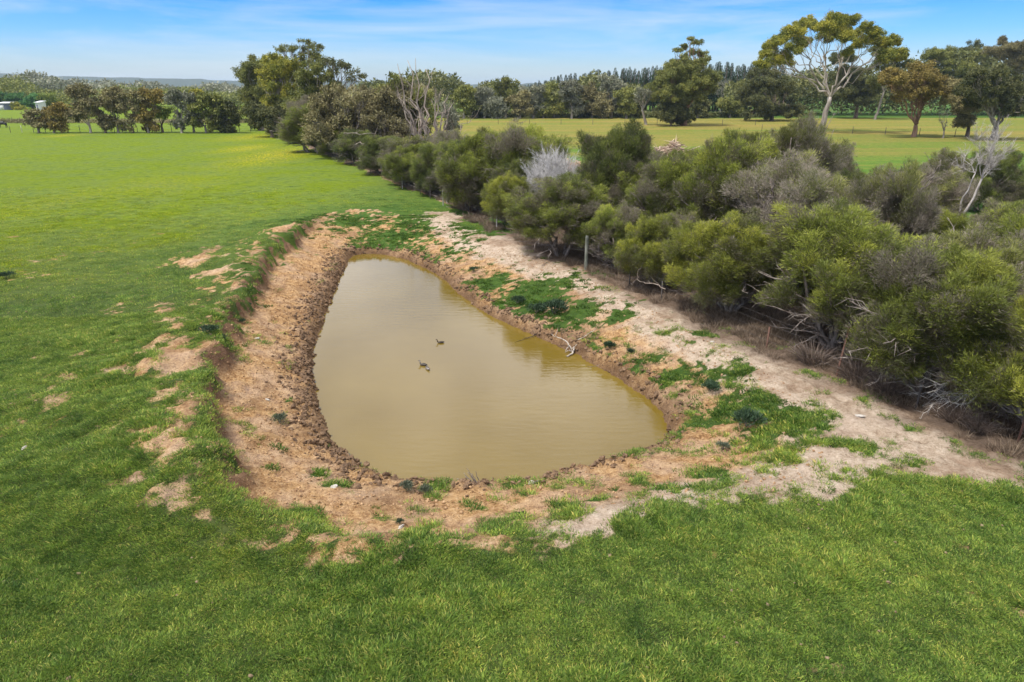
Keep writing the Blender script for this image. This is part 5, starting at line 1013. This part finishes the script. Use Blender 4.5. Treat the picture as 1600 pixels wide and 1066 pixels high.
# ------------------------------------------------------------------ cow and shed in the far paddock
def skin_body(name, joints, edges, radii, mat, parent, lvl=2):
    me = bpy.data.meshes.new(name); me.from_pydata(joints, edges, []); me.materials.append(mat); o = bpy.data.objects.new(name, me); C.objects.link(o); o.parent = parent
    md = o.modifiers.new('skin', 'SKIN'); 
    for v, r in zip(me.skin_vertices[0].data, radii): v.radius = (r, r) if np.isscalar(r) else r
    me.skin_vertices[0].data[0].use_root = True; md.use_smooth_shade = True; sb = o.modifiers.new('sub', 'SUBSURF'); sb.levels = lvl; sb.render_levels = lvl; return o
x, y, _ = at(5, 200); cow = empty('cow', (x, y, 0), math.radians(190)); tag(cow, 'black cow standing in the far paddock at the picture edge', 'cow')
J = [(0,0,1.0),(.55,0,1.02),(.85,0,1.15),(1.12,0,1.3),(1.38,0,1.18),(-.55,0,1.02),(-.8,0,1.0),(-.9,0,.55),(.6,.22,.75),(.58,.24,.42),(.6,.24,.04),(.6,-.22,.75),(.58,-.24,.42),(.6,-.24,.04),(-.62,.22,.8),(-.74,.24,.46),(-.68,.24,.04),(-.62,-.22,.8),(-.74,-.24,.46),(-.68,-.24,.04)]
E = [(0,1),(1,2),(2,3),(3,4),(0,5),(5,6),(6,7),(1,8),(8,9),(9,10),(1,11),(11,12),(12,13),(5,14),(14,15),(15,16),(5,17),(17,18),(18,19)]
R_ = [.38,.35,.22,.17,.09,.34,.1,.03,.13,.07,.06,.13,.07,.06,.15,.075,.06,.15,.075,.06]
skin_body('body', J, E, R_, plain_mat('black_hide', (.018, .016, .015), .6), cow)
M_ROOF = plain_mat('shed_roof', (.62, .63, .64), .5, vary=.05); M_BLUEGREY = plain_mat('blue_grey_wall', (.10, .12, .17), .7); M_WH = plain_mat('white_cladding', (.62, .62, .60), .6, vary=.05)  # dark blue grey for one shed's walls and the other's door
def shed(px, by, w_, h_, d_, label, wall, open_front=False, rz=0):
    x, y, t = at(px, by); o = empty('shed', (x, y, 0), rz); mb = MB(); a = w_ / 2
    mb.add([(-a,0,0),(a,0,0),(a,d_,0),(-a,d_,0),(-a,0,h_),(a,0,h_),(a,d_,h_*1.15),(-a,d_,h_*1.15)], None, [(0,1,5,4),(1,2,6,5),(2,3,7,6),(3,0,4,7)]); mb.build('wall', wall, o)
    mb = MB(); e_ = .25; z0, z1 = h_ + .03, h_ * 1.15 + .06; mb.add([(-a-e_,-e_,z0),(a+e_,-e_,z0),(a+e_,d_+e_,z1),(-a-e_,d_+e_,z1),(-a-e_,-e_,z0+.15),(a+e_,-e_,z0+.15),(a+e_,d_+e_,z1+.15),(-a-e_,d_+e_,z1+.15)], None, [(0,1,5,4),(1,2,6,5),(2,3,7,6),(3,0,4,7),(4,5,6,7),(3,2,1,0)]); mb.build('roof', M_ROOF, o)
    mb = MB(); mb.add([(-a*.75,-.04,.02),(-a*.1,-.04,.02),(-a*.1,-.04,h_*.8),(-a*.75,-.04,h_*.8)], None, [(0,1,2,3)]); dd = mb.build('door', M_BLUEGREY if wall is M_WH else M_WH, o); s_ = dd.modifiers.new('t', 'SOLIDIFY'); s_.thickness = .05
    return tag(o, label, 'shed')
shed(8, 172, 5.2, 2.4, 4, 'low shed with a pale roof and dark blue grey wall below the garden trees', M_BLUEGREY)
shed(62, 176, 1.7, 3.2, 3, 'small white shed half hidden behind the far row trees', M_WH)

# ------------------------------------------------------------------ haze
USE_HAZE = True
if USE_HAZE:
    m, nt, N, L, o_ = new_mat('haze_air'); v = N.new('ShaderNodeVolumePrincipled'); v.inputs['Color'].default_value = (.62, .80, 1, 1); v.inputs['Density'].default_value = .00011; L.new(v.outputs[0], o_.inputs['Volume'])
    mb = MB(); a, b, c, d, z0, z1 = -4700, 4700, -80, 6100, -3, 75
    mb.add([(a,c,z0),(b,c,z0),(b,d,z0),(a,d,z0),(a,c,z1),(b,c,z1),(b,d,z1),(a,d,z1)], None, [(0,3,2,1),(4,5,6,7),(0,1,5,4),(1,2,6,5),(2,3,7,6),(3,0,4,7)]); h = mb.build('haze', m); h['kind'] = 'stuff'
